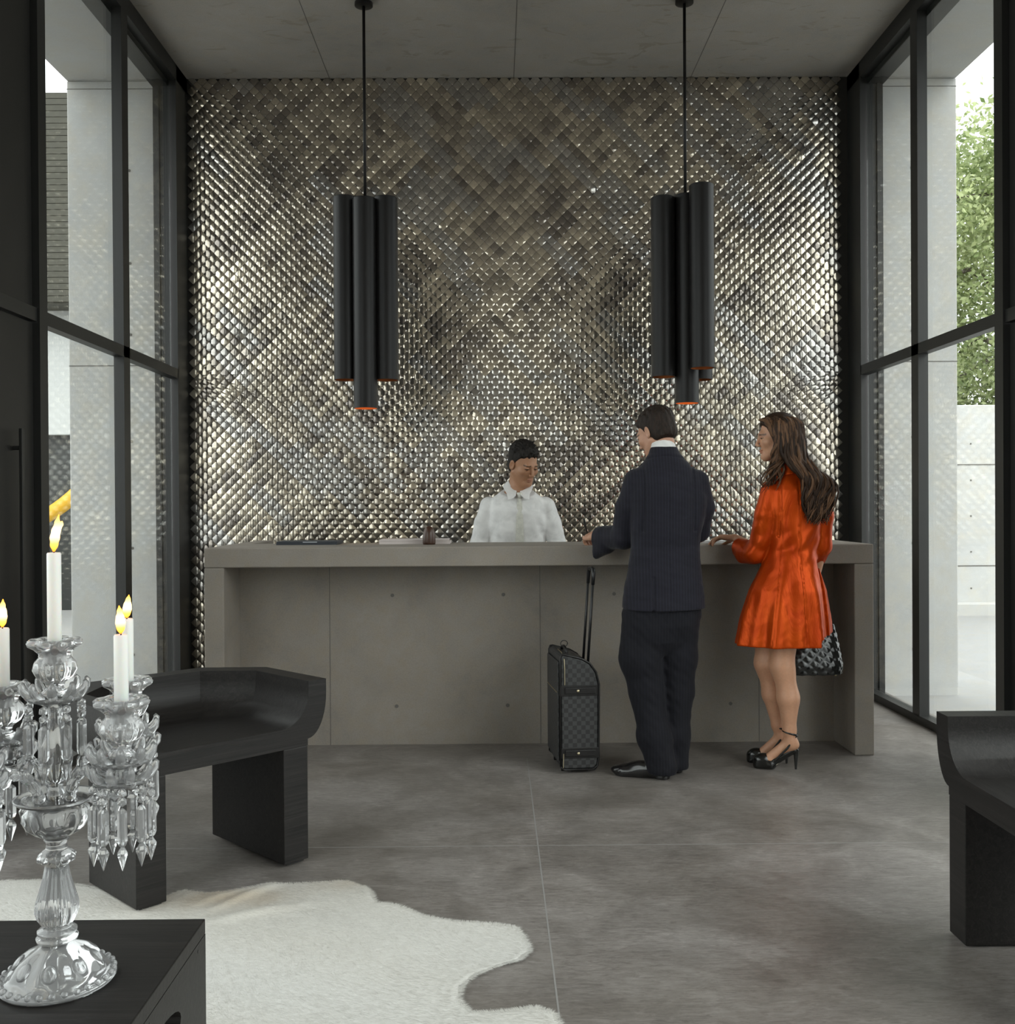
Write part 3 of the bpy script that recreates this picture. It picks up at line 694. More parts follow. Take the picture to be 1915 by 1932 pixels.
M['shoe'] = plain('polished_black_leather', (.012, .011, .011), rough=.22, coat=.4, coatr=.1)
M['patent'] = plain('black_patent_leather', (.008, .008, .007), rough=.24, spec=.35, coat=.5, coatr=.06)
M['soleedge'] = plain('pale_sole', (.55, .50, .38), rough=.5)
M['blackhair'] = None
def hair_mat(name, c1, c2, sc_=(140, 140, 18)):
    m, n, b = nodes(name); f = noise(n, 1, 3, .6, coords(n, sc_), .4); a = ramp(n, f, [(.35, c1), (.7, c2)])
    n.links.new(a, b.inputs['Base Color']); setp(b, rough=.62, spec=.25); bump(n, b, f, .7, .004); return m
M['blackhair'] = hair_mat('black_hair', (.006, .005, .004), (.022, .017, .014)); M['darkhair'] = hair_mat('dark_brown_hair', (.010, .006, .004), (.030, .018, .012))
def person(loc, label):
    return dict(loc=loc, label=label)

def short_hair(name, C, B, s, mat, parent, seed, front=.036, lift=.0):
    C = np.array(C, float); S = Field(*[axis((C[i] - .15, C[i] + .16, .0032)) for i in range(3)])
    S.ell(C + B @ (np.array((0, -.020, .046 + lift * .5)) * s), np.array((.083, .104, .087 + lift)) * s, .01, B)
    S.ell(C + B @ (np.array((0, -.03, -.015)) * s), np.array((.079, .083, .070)) * s, .02, B)
    if lift > 0:
        r3 = np.random.default_rng(seed)
        for k in range(150):
            az = r3.uniform(0, 6.28); el = r3.uniform(.35, 1.5); d = np.array((math.cos(az) * math.cos(el), math.sin(az) * math.cos(el), math.sin(el)))
            p = np.array((0, -.020, .046)) + d * np.array((.078, .098, .086)); e = p + d * r3.uniform(.010, .020) + np.array((0, .010, .004)); S.rc(C + B @ (p * s), C + B @ (e * s), .0050, .0012, .002)
    g = S.blk([a[0] for a in S.a], [a[-1] for a in S.a])[1]; P = np.stack(g, -1) - C; Q = P @ B / s
    x, y, z = np.abs(Q[..., 0]), Q[..., 1], Q[..., 2]
    rr = wob(seed, (420, 420, 160), 8); r2_ = wob(seed + 1, (120, 120, 60), 6)
    S.D -= ((.0025 + .004 * (z > .06)) * rr(*g) + .003 * r2_(*g)).astype(np.float32)[tuple(slice(0, q) for q in S.D.shape)]
    facecut = y - .62 * z - front + .0035 * np.sin(x * 260 + z * 90) + .55 * np.maximum(x - .02, 0); ear = .023 - np.sqrt((y - .002) ** 2 * 1.2 + ((z + .012)) ** 2); ear = np.where(x > .06, ear, -1)
    nape = -(z + .058 + .30 * np.minimum(y + .05, .05) + .014 * np.cos(x * 30))
    side = np.where(z < .01, np.where(y > .018, (y - .018), -.01), -1)
    S.D = np.maximum(S.D, np.maximum(np.maximum(facecut, nape), np.maximum(ear, side)).astype(np.float32) * s)
    # tapered sides
    return link(name, S.mesh(name), mat, parent)

def shoe(parent, name, heel, toe, mat, wid=.048, hgt=.075, loc0=(0, 0, 0)):
    h = np.array((*heel, 0.)); t = np.array((*toe, 0.)); d = t - h; L = np.linalg.norm(d); d /= L; n_ = np.array((-d[1], d[0], 0)); B = np.stack([n_, d, (0, 0, 1)], 1)
    lo = np.minimum(h, t) - .07; hi = np.maximum(h, t) + .07
    S = Field(axis((lo[0], hi[0], .004)), axis((lo[1], hi[1], .004)), axis((-.01, .14, .004)))
    q = lambda a, z, b_=0: h + d * a * L + n_ * b_ + np.array((0, 0, z))
    S.ell(q(.14, .035), (wid * .72, .055, .042), .01, B); S.ell(q(.45, .035), (wid * .82, .09, .045), .02, B); S.ell(q(.80, .024), (wid, .075, .028), .03, B)
    S.ell(q(.20, .07), (wid * .75, .050, .035), .02, B)
    S.ell(q(.18, .105), (wid * .48, .036, .03), .005, B, 'sub')
    S.rc(q(.10, .010), q(.13, .010), wid * .70, wid * .70, .0); S.rc(q(.5, .008), q(.82, .008), wid * .72, wid * .98, .01)
    S.cut((0, 0, .0012), (0, 0, -1)); o = link(name, S.mesh(name), mat, parent); return o

# ---------------------------------------------------------------- man in the navy suit
def man():
    loc = (.78, 4.95, 0); skin = (.50, .27, .175)
    Hc = np.array((.018, .055, 1.688)); B = basis((-.66, .66, -.40), (0.02, 0, 1)); wl = (-.262, .335, 1.168)
    S = Field(axis((-.42, -.24, .0035), (-.24, -.12, .006), (-.12, .18, .0035), (.18, .33, .012)), axis((-.2, -.06, .008), (-.06, .2, .0035), (.2, .29, .008), (.29, .46, .0035)), axis((.03, 1.0, .016), (1.0, 1.08, .008), (1.08, 1.24, .0035), (1.24, 1.50, .010), (1.50, 1.82, .0035)))
    S.loft([(.85, .045, 0, .15, .09), (1.1, .05, 0, .13, .085), (1.35, .06, 0, .16, .095), (1.46, .06, .0, .13, .07), (1.52, .055, .01, .06, .05)], .03)
    head(S, Hc, B, 1.0, neck=(.048, .0, 1.50))
    S.chain([(-.09, 0, 1.44), (-.135, .09, 1.17), wl], [.045, .038, .026], .02); S.chain([(.20, 0, 1.44), (.235, .08, 1.18), (.13, .33, 1.155)], [.045, .036, .026], .02)
    S.chain([(-.04, 0, .88), (-.065, .03, .48), (.02, -.02, .09)], [.075, .045, .032], .03); S.chain([(.12, 0, .88), (.12, .03, .48), (.10, .035, .09)], [.075, .045, .032], .03)
    hand(S, wl, (-.28, .85, .02), (.60, .35, .35), (-.3, -.2, 1), (.8, .85, .9, .95), 1.05, thumb=.5, spread=.05)
    hand(S, (.13, .33, 1.155), (-.3, 1, -.05), (-1, -.3, 0), (0, 0, 1), (.35, .35, .4, .45), .98)
    S.cut((0, 0, .03), (0, 0, -1))
    body = link('person', S.mesh('person', face_tint(Hc, B, 1, skin)), 'skin', loc=loc)
    tag(body, 'person with short dark hair in a navy pinstripe suit, seen from behind', 'person')
    short_hair('hair', Hc, B, 1.0, 'darkhair', body, 11)
    # trousers
    T = Field(axis((-.28, .30, .006)), axis((-.22, .22, .006)), axis((.02, .90, .007)))
    T.loft([(.60, .030, 0, .05, .05), (.66, .033, 0, .11, .09), (.74, .037, 0, .165, .112), (.82, .04, 0, .183, .118), (.90, .045, 0, .17, .11)], .05)
    T.chain([(-.050, 0, .78), (-.072, .005, .58), (-.045, .0, .42), (-.010, -.035, .20), (.022, -.06, .055)], [.108, .100, .085, .078, .074], .035)
    T.chain([(.130, .01, .78), (.125, .03, .58), (.118, .04, .40), (.108, .040, .20), (.100, .035, .055)], [.098, .086, .075, .070, .070], .03)
    wv1 = wob(3, (14, 14, 34), 6); wv2 = wob(4, (50, 40, 70), 6)
    T.disp(lambda x, y, z: .006 * wv1(x + z * .5, y, z) + .0022 * wv2(x, y, z + x * .8) + .005 * np.exp(-((x + .02 + (z - .6) * .12) / .012) ** 2) * (z > .1) * (z < .62) * .6)
    T.cut((.02, -.06, .022), (-.10, .0, -1)); link('trousers', T.mesh('trousers'), 'navy_dark', body)
    # jacket
    J = Field(axis((-.38, .36, .0055)), axis((-.22, .42, .0055)), axis((.80, 1.64, .0055)))
    J.loft([(.822, .043, 0, .203, .135), (.95, .045, 0, .190, .128), (1.06, .050, 0, .174, .118), (1.13, .054, 0, .166, .112), (1.24, .060, 0, .180, .120), (1.36, .065, 0, .198, .124), (1.44, .064, .0, .190, .115), (1.50, .060, .0, .150, .098), (1.545, .056, .0, .105, .082), (1.585, .052, .002, .072, .068), (1.612, .050, .004, .062, .060)], .02)
    J.chain([(-.078, .0, 1.440), (-.118, .03, 1.32), (-.138, .085, 1.175), (-.215, .205, 1.165), (-.285, .315, 1.160)], [.070, .067, .063, .060, .054], .012)
    J.chain([(.205, .0, 1.435), (.238, .03, 1.32), (.232, .085, 1.20), (.17, .25, 1.165), (.14, .31, 1.16)], [.070, .066, .060, .052, .045], .012)
    J.rc((-.215, .20, 1.12), (-.26, .27, 1.085), .040, .034, .03)
    wv3 = wob(5, (10, 10, 26), 6); wv4 = wob(6, (40, 30, 60), 7)
    J.disp(lambda x, y, z: .0050 * wv3(x, y, z) + .0024 * wv4(x + z, y, z))
    J.disp(lambda x, y, z: -.0035 * np.exp(-((z - 1.568 + 1.6 * (x - .05) ** 2) / .0035) ** 2) * (y < .02) + .003 * np.clip((z - 1.568 + 1.6 * (x - .05) ** 2) / .01, 0, 1) * (y < .03) * (z > 1.5))
    J.disp(lambda x, y, z: np.where((y < 0) & (z < .985), -.006 * np.exp(-((x + .022 + .02 * (.98 - z)) / .006) ** 2), 0) - .0025 * np.exp(-((x - .052) / .003) ** 2) * (y < 0) * (z < 1.5)
           - .009 * np.exp(-((x + .060 + .10 * (1.5 - z) ** 2) / .008) ** 2) * (z > 1.2) * (y < .02) - .009 * np.exp(-((x - .178 - .05 * (1.5 - z) ** 2) / .008) ** 2) * (z > 1.2) * (y < .02))
    J.cut((-.256, .265, 1.15), (-.75, .62, .12), (-.5, .22, 1.0), (-.18, .5, 1.3))
    J.ell((.050, .005, 1.63), (.050, .048, .06), 0, op='sub')
    jk = link('jacket', J.mesh('jacket'), 'navy', body)
    MB().obox(Matrix.Translation((-.112, -.083, 1.005)) @ Matrix.Rotation(.86, 4, 'Z') @ Matrix.Rotation(-.06, 4, 'Y'), .030, .004, .026).build('pocket_flap', 'navy', jk, bevel=.002) if False else None
    # shirt collar and cuff
    K = Field(axis((-.06, .16, .003)), axis((-.10, .11, .003)), axis((1.54, 1.68, .003)))
    K.rc((.050, .002, 1.58), (.043, .012, 1.632), .0655, .0610, 0); K.rc((.050, .002, 1.5), (.040, .02, 1.70), .0585, .0560, .0, 'sub'); K.cut((.046, .0, 1.628), (.02, .42, 1))
    link('shirt_collar', K.mesh('shirt_collar'), 'whitecloth', body)
    for nm, h_, t_ in (('shoe', (.050, -.075), (-.195, .030)), ('shoe', (.105, .025), (.150, .30))): shoe(body, nm, h_, t_, 'shoe')
    # pen in the hand
    pn = MB(); a = Vector((-.285, .415, 1.150)); b_ = Vector((-.312, .395, 1.262)); pn.tube([a, a.lerp(b_, .9), b_], [.003, .006, .005], 8)
    o = pn.build('pen', 'steel', smooth=True, loc=loc); tag(o, 'thin dark pen held upright in the suited man\'s left hand', 'pen')
man()

# ---------------------------------------------------------------- receptionist
def receptionist():
    loc = (.135, 6.30, 0); skin = (.40, .205, .115)
    Hc = np.array((.040, -.055, 1.588)); B = basis((.56, -.80, -.42), (-.06, 0, 1))
    S = Field(axis((-.36, -.08, .014), (-.08, .18, .003), (.18, .38, .014)), axis((-.36, -.18, .008), (-.18, .08, .003), (.08, .2, .01)), axis((.03, 1.40, .014), (1.40, 1.74, .003)))
    S.loft([(.85, 0, 0, .15, .09), (1.1, 0, 0, .14, .09), (1.3, 0, 0, .165, .10), (1.38, 0, .0, .13, .07), (1.44, 0, .0, .06, .05)], .03)
    head(S, Hc, B, 1.05, neck=(.008, -.002, 1.43))
    for q in (-1, 1):
        S.chain([(q * .17, 0, 1.34), (q * .24, -.02, 1.10), (q * .14, -.17, .985)], [.045, .036, .026], .02)
        S.chain([(q * .08, 0, .88), (q * .09, .0, .45), (q * .09, .03, .06)], [.085, .055, .04], .03); S.rc((q * .09, .05, .06), (q * .1, -.13, .05), .04, .035, .02)
        hand(S, (q * .14, -.17, .985), (-q * .4, -1, -.05), (-q, 0, 0), (0, 0, 1), (.3, .3, .3, .35), .95)
    body = link('person', S.mesh('person', face_tint(Hc, B, 1.05, skin)), 'skin', loc=loc)
    tag(body, 'person with short black hair in a white shirt and tie, looking down behind the counter', 'person')
    short_hair('hair', Hc, B, 1.03, 'blackhair', body, 21, front=.030, lift=.010)
    J = Field(axis((-.38, .38, .0055)), axis((-.26, .20, .0055)), axis((.86, 1.47, .0055)))
    J.loft([(.86, 0, 0, .17, .115), (1.05, 0, 0, .175, .12), (1.2, 0, 0, .19, .125), (1.30, 0, 0, .200, .120), (1.365, 0, .0, .180, .10), (1.405, 0, .0, .128, .085), (1.445, 0.002, .0, .07, .068)], .02)
    for q in (-1, 1): J.chain([(q * .172, 0, 1.325), (q * .212, -.01, 1.22), (q * .245, -.02, 1.08), (q * .16, -.15, 1.0)], [.062, .060, .058, .048], .010)
    w1 = wob(15, (12, 12, 22), 6); w2_ = wob(16, (50, 40, 40), 7)
    J.disp(lambda x, y, z: .009 * w1(x, y, z) + .0035 * w2_(x + z, y, z - x) + .004 * np.sin((np.abs(x) * 1.0 + z * .5) * 75) * np.exp(-((np.abs(x) - .15) / .05) ** 2) * (z < 1.3))
    J.ell((0.006, 0, 1.47), (.056, .052, .06), 0, op='sub'); J.cut((0, 0, 1.43), (0, -.5, 1))
    link('shirt', J.mesh('shirt'), 'whitecloth', body)
    K = MB(); ring = []
    for j in range(29):     # folded collar: stands at the back, falls to two points at the front
        th = -math.pi / 2 + .16 + (2 * math.pi - .32) * j / 28; c_, s_ = math.cos(th), math.sin(th); fr = max(0, -s_)
        zt = 1.492 - .068 * fr ** 1.5; dz = .034 + .040 * max(0, fr - .45) ** 1.0
        if j in (0, 28): dz = .030
        top = Vector((.006 + .060 * c_, -.004 + .060 * s_ , zt)); bot = Vector((.006 + (.090 + .006 * fr) * c_ * 1.05, -.004 + (.090 + .044 * fr) * s_, zt - dz))
        if j in (2, 26): bot += Vector((-.010 if j == 26 else .010, -.012, -.020))
        ring.append((top, bot))
    vs = []
    for t0, b0 in ring: vs += [t0, b0, b0 + Vector((0, 0, -.003)) * 1.0, t0 + Vector((0, 0, -.012))]
    n4 = len(ring); K.add(vs, [(i * 4 + j, i * 4 + (j + 1) % 4, i * 4 + 4 + (j + 1) % 4, i * 4 + 4 + j) for i in range(n4 - 1) for j in range(4)] + [(0, 1, 2, 3), tuple((n4 - 1) * 4 + j for j in (3, 2, 1, 0))])
    K.build('collar', 'whitecloth', body, auto=True)
    T = MB(); ty = lambda z: -.128 - .004 * math.sin((z - 1.1) * 20)
    prof = [(1.398, .0165, -.100), (1.380, .013, -.108), (1.365, .0115, -.114), (1.33, .017, -.118), (1.25, .021, -.131), (1.15, .025, -.134), (1.02, .028, -.130)]
    vs = []; 
    for z, w_, y in prof: vs += [(-w_ + .012, y, z), (.012, y - .006, z), (w_ + .012, y, z), (w_ + .012, y + .008, z), (-w_ + .012, y + .008, z)]
    fs = [(i * 5 + j, i * 5 + (j + 1) % 5, i * 5 + 5 + (j + 1) % 5, i * 5 + 5 + j) for i in range(len(prof) - 1) for j in range(5)] + [(4, 3, 2, 1, 0), tuple((len(prof) - 1) * 5 + j for j in range(5))]
    T.add(vs, fs); T.build('tie', 'tie', body, auto=True)
    kn = Field(axis((-.02, .045, .002)), axis((-.145, -.080, .002)), axis((1.375, 1.415, .002))); kn.rc((.012, -.108, 1.404), (.012, -.114, 1.386), .0165, .0115, .0); link('tie_knot', kn.mesh('tie_knot'), 'tie', body)
    TR = Field(axis((-.26, .26, .01)), axis((-.18, .2, .01)), axis((.03, .95, .012))); TR.loft([(.8, 0, 0, .18, .12), (.93, 0, 0, .17, .11)], .03)
    for q in (-1, 1): TR.chain([(q * .09, 0, .82), (q * .10, .0, .45), (q * .10, .02, .08)], [.105, .085, .07], .02)
    link('trousers', TR.mesh('trousers'), plain('black_trousers', (.02, .02, .02), rough=.8), body)
receptionist()

# ---------------------------------------------------------------- woman in the orange coat
def woman():
    loc = (1.45, 5.05, 0); skin = (.56, .30, .185)
    Hc = np.array((-.035, .0, 1.668)); B = basis((-.97, .12, -.10), (0, 0, 1)); wl = (-.200, .205, 1.155); wr = (.165, .13, .835)
    S = Field(axis((-.36, -.19, .0035), (-.19, .10, .0032), (.10, .30, .006)), axis((-.14, -.10, .005), (-.10, .10, .0032), (.10, .36, .0045)), axis((.0, .64, .005), (.64, .70, .01), (.70, .88, .0045), (.88, 1.08, .012), (1.08, 1.20, .0035), (1.20, 1.50, .012), (1.50, 1.80, .0032)))
    S.loft([(.75, .0, 0, .14, .10), (.9, .02, 0, .15, .10), (1.12, .04, 0, .105, .08), (1.3, .05, 0, .13, .09), (1.42, .05, 0, .12, .06), (1.47, .02, 0, .05, .045)], .03)
    head(S, Hc, B, .95, fem=True, neck=(.015, .01, 1.45))
    S.chain([(-.06, 0, 1.40), (-.12, .04, 1.10), wl], [.036, .030, .021], .02); S.chain([(.17, 0, 1.40), (.20, .04, 1.11), wr], [.036, .030, .021], .02)
    hand(S, wl, (-.80, .55, .06), (.35, .75, -.1), (-.2, -.35, 1), (.42, .46, .5, .55), 1.0, thumb=.45, spread=.06)
    hand(S, wr, (-.15, -.05, -1), (-.9, .2, .1), (1, 0, 0), (1.1, 1.1, 1.15, 1.2), .88, thumb=.8, spread=.02)
    # legs in profile, feet pointing left on high heels
    S.chain([(-.055, .07, .80), (-.078, .075, .52), (-.066, .085, .48)], [.075, .052, .050], .03)
    S.chain([(-.066, .085, .50), (-.040, .09, .36), (-.012, .09, .20), (.004, .09, .135)], [.048, .050, .030, .027], .02)
    S.chain([(.00, -.02, .80), (-.020, -.02, .52), (-.012, -.02, .48)], [.082, .055, .052], .03)
    S.chain([(-.012, -.02, .50), (.008, -.025, .36), (.014, -.025, .20), (.020, -.025, .130)], [.051, .053, .031, .028], .02)
    S.ell((.020, -.025, .35), (.034, .036, .085), .02)
    for (hx, hy, tx, ty_) in ((.035, -.025, -.135, .015), (.022, .09, -.14, .125)):
        h = np.array((hx, hy, .128)); ba = np.array((tx + .055, ty_ - .01, .048)); t_ = np.array((tx + .005, ty_, .040))
        S.rc(h, h + (-.01, 0, .01), .024, .026, .015); S.rc(h, ba, .021, .019, .02); S.rc(h + (-.015, 0, .02), ba + (0, 0, .012), .024, .018, .02); S.rc(ba, t_, .020, .014, .01)
        S.rc(ba + (0, .014, 0), t_ + (.01, .016, 0), .013, .010, .008); S.rc(ba + (0, -.014, 0), t_ + (.008, -.014, 0), .013, .010, .008)
    body = link('person', S.mesh('person', face_tint(Hc, B, .95, skin, True)), 'skin', loc=loc)
    tag(body, 'person with long wavy brown hair in an orange coat and black heels', 'person')
    # coat
    J = Field(axis((-.30, .30, .0052)), axis((-.24, .28, .0055)), axis((.60, 1.56, .0055)))
    def fold(th, z):
        q = np.clip((1.05 - z) / .4, 0, 1); return q * (.012 * np.sin(th * 7 + 1.2 + z * 1.5) + .007 * np.sin(th * 13 + 2 * z)) + .002 * np.sin(th * 5 + z * 30) * (1 - q)
    J.loft([(.612, -.008, .01, .240, .175), (.75, .0, .005, .222, .162), (.90, .012, .0, .190, .145), (1.02, .028, .0, .142, .118), (1.10, .038, .0, .122, .104), (1.20, .045, .0, .130, .106), (1.32, .050, .0, .150, .112), (1.40, .052, .0, .152, .100), (1.445, .045, .0, .120, .082), (1.48, .030, .0, .075, .064), (1.525, .018, .004, .056, .055)], .02, fold=fold, pw=2.1)
    J.chain([(-.062, -.005, 1.395), (-.090, -.005, 1.28), (-.110, .02, 1.15), (-.130, .045, 1.09), (-.185, .15, 1.105)], [.058, .058, .057, .056, .050], .010)
    J.rc((-.150, .03, 1.080), (-.185, .10, 1.065), .040, .034, .03)
    J.chain([(.178, .0, 1.390), (.198, .01, 1.27), (.198, .035, 1.12), (.185, .08, 1.06)], [.052, .050, .048, .050], .02)
    w1 = wob(31, (16, 14, 18), 7); w2_ = wob(32, (55, 45, 40), 8)
    J.disp(lambda x, y, z: .0042 * w1(x + .3 * z, y, z) + .0018 * w2_(x - z * .7, y, z) + .003 * np.sin((z - x * 1.1) * 60) * np.exp(-((z - 1.12) / .07) ** 2) * (np.abs(x) < .2))
    J.disp(lambda x, y, z: -.0035 * np.exp(-((x - .045 - .06 * np.clip(1.1 - z, 0, 1)) / .0035) ** 2) * (y < 0) * (z < 1.45) - .003 * np.exp(-((x + .035 + .16 * np.clip(1.1 - z, 0, 1)) / .0035) ** 2) * (y < 0) * (z < 1.3)
           - .007 * np.exp(-((x + .040 + .03 * (1.4 - z)) / .006) ** 2) * (z > 1.17) * (z < 1.42) * (y < .03) - .016 * np.exp(-((x - .155 - .10 * (1.05 - z)) / .007) ** 2) * (y < .05) * (z < 1.05))
    g = J.blk([a[0] for a in J.a], [a[-1] for a in J.a])[1]
    hemz = .625 - .18 * np.clip(g[1] + .05, -.2, .0) * 0 + np.where(g[0] > .142, .035 + .25 * (g[0] - .142), 0)
    J.D = np.maximum(J.D, (hemz - g[2]).astype(np.float32))
    J.cut((-.192, .165, 1.10), (-.5, .86, .0), (-.3, .09, .98), (-.10, .28, 1.22)); J.cut((.18, .10, 1.035), (-.1, .5, -.86), (.11, .0, .95), (.3, .2, 1.12))
    J.ell((.016, .004, 1.545), (.046, .046, .05), 0, op='sub')
    link('coat', J.mesh('coat'), 'silk', body)
    Cc = Field(axis((-.10, .13, .004)), axis((-.11, .11, .004)), axis((1.40, 1.56, .004)))
    Cc.rc((.030, .0, 1.455), (.012, .004, 1.53), .088, .060, 0); Cc.rc((.020, .0, 1.40), (.010, .004, 1.58), .058, .052, 0, 'sub'); Cc.cut((0, 0, 1.53), (-.1, .25, 1)); Cc.cut((0, 0, 1.462), (0.1, -.2, -1))
    link('coat_collar', Cc.mesh('coat_collar'), 'silk', body)
    # sandals
    for (hx, hy, tx, ty_) in ((.035, -.025, -.135, .015), (.022, .09, -.14, .125)):
        A = Field(axis((-.18, .075, .0032)), axis((min(hy, ty_) - .05, max(hy, ty_) + .05, .0032)), axis((0, .24, .0032)))
        ba = np.array((tx + .055, ty_ - .01, .026)); t_ = np.array((tx + .004, ty_, .022)); h = np.array((hx, hy, .100))
        A.rc(ba - (0, 0, .004), t_ - (0, 0, .004), .034, .028, 0); A.ell((tx + .028, ty_, .042), (.052, .035, .034), .01); A.cut((0, 0, .002), (0, 0, -1))
        A.rc(h, ba, .017, .026, .01)
        A.ell((tx + .085, ty_ - .01, .085), (.030, .028, .030), .006, op='sub')
        A.rc(h + (.012, 0, -.002), (hx + .010, hy, .004), .013, .0055, .006); A.cut((0, 0, .0015), (0, 0, -1))
        for q in (-1, 1): A.chain([(tx + .075, ty_ - .01 + q * .030, .045), (hx - .040, hy + q * .028, .115), (hx + .010, hy + q * .018, .178)], [.0055, .0055, .0055], .002)
        n_ = 14; rg = [(hx - .018 + .036 * math.cos(a), hy + .034 * math.sin(a), .186 - .010 * math.cos(a)) for a in np.linspace(0, 2 * math.pi, n_)]
        A.chain(rg, [.0052] * n_, 0)
        sh = link('high_heel', A.mesh('high_heel'), 'patent', body)
        MB().obox(Matrix.Translation((tx + .095, ty_ - .032, .040)) @ Matrix.Rotation(-.62, 4, 'Y'), .030, .003, .008).build('sole_edge', 'soleedge', sh, bevel=.002)
    # hair: cap plus long wavy locks
    V = MB(); cols = []; rr = random.Random(5); H = Vector(Hc)
    def lock(pts, r0, shade):
        P_ = [Vector(p) for p in pts]; out = []; n = 26
        for i in range(n):      # Catmull-Rom through the guide points
            u = i / (n - 1) * (len(P_) - 1); k = min(int(u), len(P_) - 2); t = u - k
            a, b_, c, d = P_[max(k - 1, 0)], P_[k], P_[k + 1], P_[min(k + 2, len(P_) - 1)]
            out.append(.5 * ((2 * b_) + (c - a) * t + (2 * a - 5 * b_ + 4 * c - d) * t * t + (3 * b_ - a - 3 * c + d) * t ** 3))
        ph = rr.uniform(0, 6.3); amp = rr.uniform(.010, .024); fr = rr.uniform(1.7, 3.0)
        for i in range(n):
            q = max(0, i / (n - 1) - .28); w_ = amp * min(1, q * 3)
            out[i] = out[i] + Vector((math.sin(ph + fr * 6.28 * q), .5 * math.cos(ph + fr * 6.28 * q), 0)) * w_
        rad = [r0 * (.75 + .5 * math.sin(math.pi * min(1, i / (n - 1) * 1.15))) * (1 if i < n - 5 else (n - 1 - i) / 5 + .12) for i in range(n)]
        k0 = len(V.v); V.tube(out, rad, 6); cols.extend([shade] * (len(V.v) - k0))
    for i in range(330):
        al = rr.uniform(-150, 115) if i > 90 else rr.uniform(-130, 20)
        a = math.radians(al); ca, sa = math.cos(a), math.sin(a)
        p0 = H + Vector((-.012 + rr.uniform(-.075, .05), rr.uniform(-.012, .012), .118 - .00)); p0.z = H.z + .113 - abs(p0.x - H.x + .01) * .35
        rx, ry = .112, .094
        p1 = H + Vector((rx * ca * .80 + .012, ry * sa * .88, .075 + rr.uniform(-.01, .01)))
        p2 = H + Vector((rx * ca + .018, ry * sa * 1.05, rr.uniform(-.01, .02)))
        back = max(0, min(1, (al + 150) / 75))
        if al < -118:      # locks that frame the face on the near side and fall in front of the shoulder
            p1 = H + Vector((-.055 + rr.uniform(-.02, .02), -.060, .072)); p2 = H + Vector((-.028 + rr.uniform(-.02, .02), -.088, .0 + rr.uniform(-.02, .02)))
            p3 = H + Vector((-.012 + rr.uniform(-.02, .02), -.085, -.09)); p4 = H + Vector((-.03 + rr.uniform(-.03, .03), -.075, -.165)); p5 = H + Vector((-.05 + rr.uniform(-.045, .05), -.050 + rr.uniform(-.03, .03), -.235 - rr.uniform(0, .05)))
            pts = [p0, p1, p2, p3, p4, p5]
        else:
            f = (al + 118) / 233; tx_ = -.0 + .20 * f * .9 + rr.uniform(-.045, .05)
            tx_ = min(.21, max(.02, tx_)); L = rr.uniform(.34, .445)
            p3 = H + Vector((.035 + .085 * ca + rr.uniform(-.01, .015), -.02 + .085 * sa, -.10))
            p4 = Vector((.055 + tx_ * .62 + rr.uniform(-.012, .015), -.105 + .04 * (rr.random() - .5) - .02 * (sa < 0), H.z - .21))
            p5 = Vector((.070 + tx_ * .60 + rr.uniform(-.02, .02), -.128 + .016 * (rr.random() - .5), H.z - .21 - (L - .21) * .55))
            p6 = Vector((.085 + tx_ * .42 + rr.uniform(-.03, .03), -.132 + .02 * (rr.random() - .5), H.z - L))
            pts = [p0, p1, p2, p3, p4, p5, p6]
        lock(pts, rr.uniform(.0045, .0085), rr.random())
    # crown cap under the locks
    cap = Field(*[axis((Hc[i] - .14, Hc[i] + .16, .004)) for i in range(3)])
    cap.ell(Hc + (.012, 0, .035), (.104, .085, .092), .01); cap.ell(Hc + (.035, 0, -.05), (.075, .078, .09), .03)
    cap.cut(Hc + (-.062, 0, .04), (-1, 0, -.62)); cap.cut(Hc + (-.02, 0, -.0), (-1, -.0, -.95)); 
    cm = cap.mesh('cap'); k0 = len(V.v); vv = [tuple(v.co) for v in cm.vertices]; V.add(vv, [tuple(p.vertices) for p in cm.polygons]); cols.extend([.15] * len(vv))
    me = V.mesh('hair'); at = me.color_attributes.new('tint', 'FLOAT_COLOR', 'POINT')
    C = np.array(cols); at.data.foreach_set('color', np.stack([C, C, C, np.ones_like(C)], 1).astype(np.float32).ravel())
    m_, n_, b_ = nodes('brown_hair'); aa = n_.nodes.new('ShaderNodeAttribute'); aa.attribute_name = 'tint'
    f = noise(n_, 1, 3, .6, coords(n_, (170, 170, 25)), .6); cc = ramp(n_, aa.outputs['Fac'], [(0, (.018, .009, .005)), (.6, (.050, .026, .014)), (1, (.17, .090, .048))])
    cc = mix(n_, cc, ramp(n_, f, [(.3, (.5, .5, .5)), (.7, (1.3, 1.25, 1.2))]), .8, 'MULTIPLY'); n_.links.new(cc, b_.inputs['Base Color']); setp(b_, rough=.5, spec=.2); bump(n_, b_, f, .5, .003)
    link('hair', me, m_, body, smooth=True)
woman()

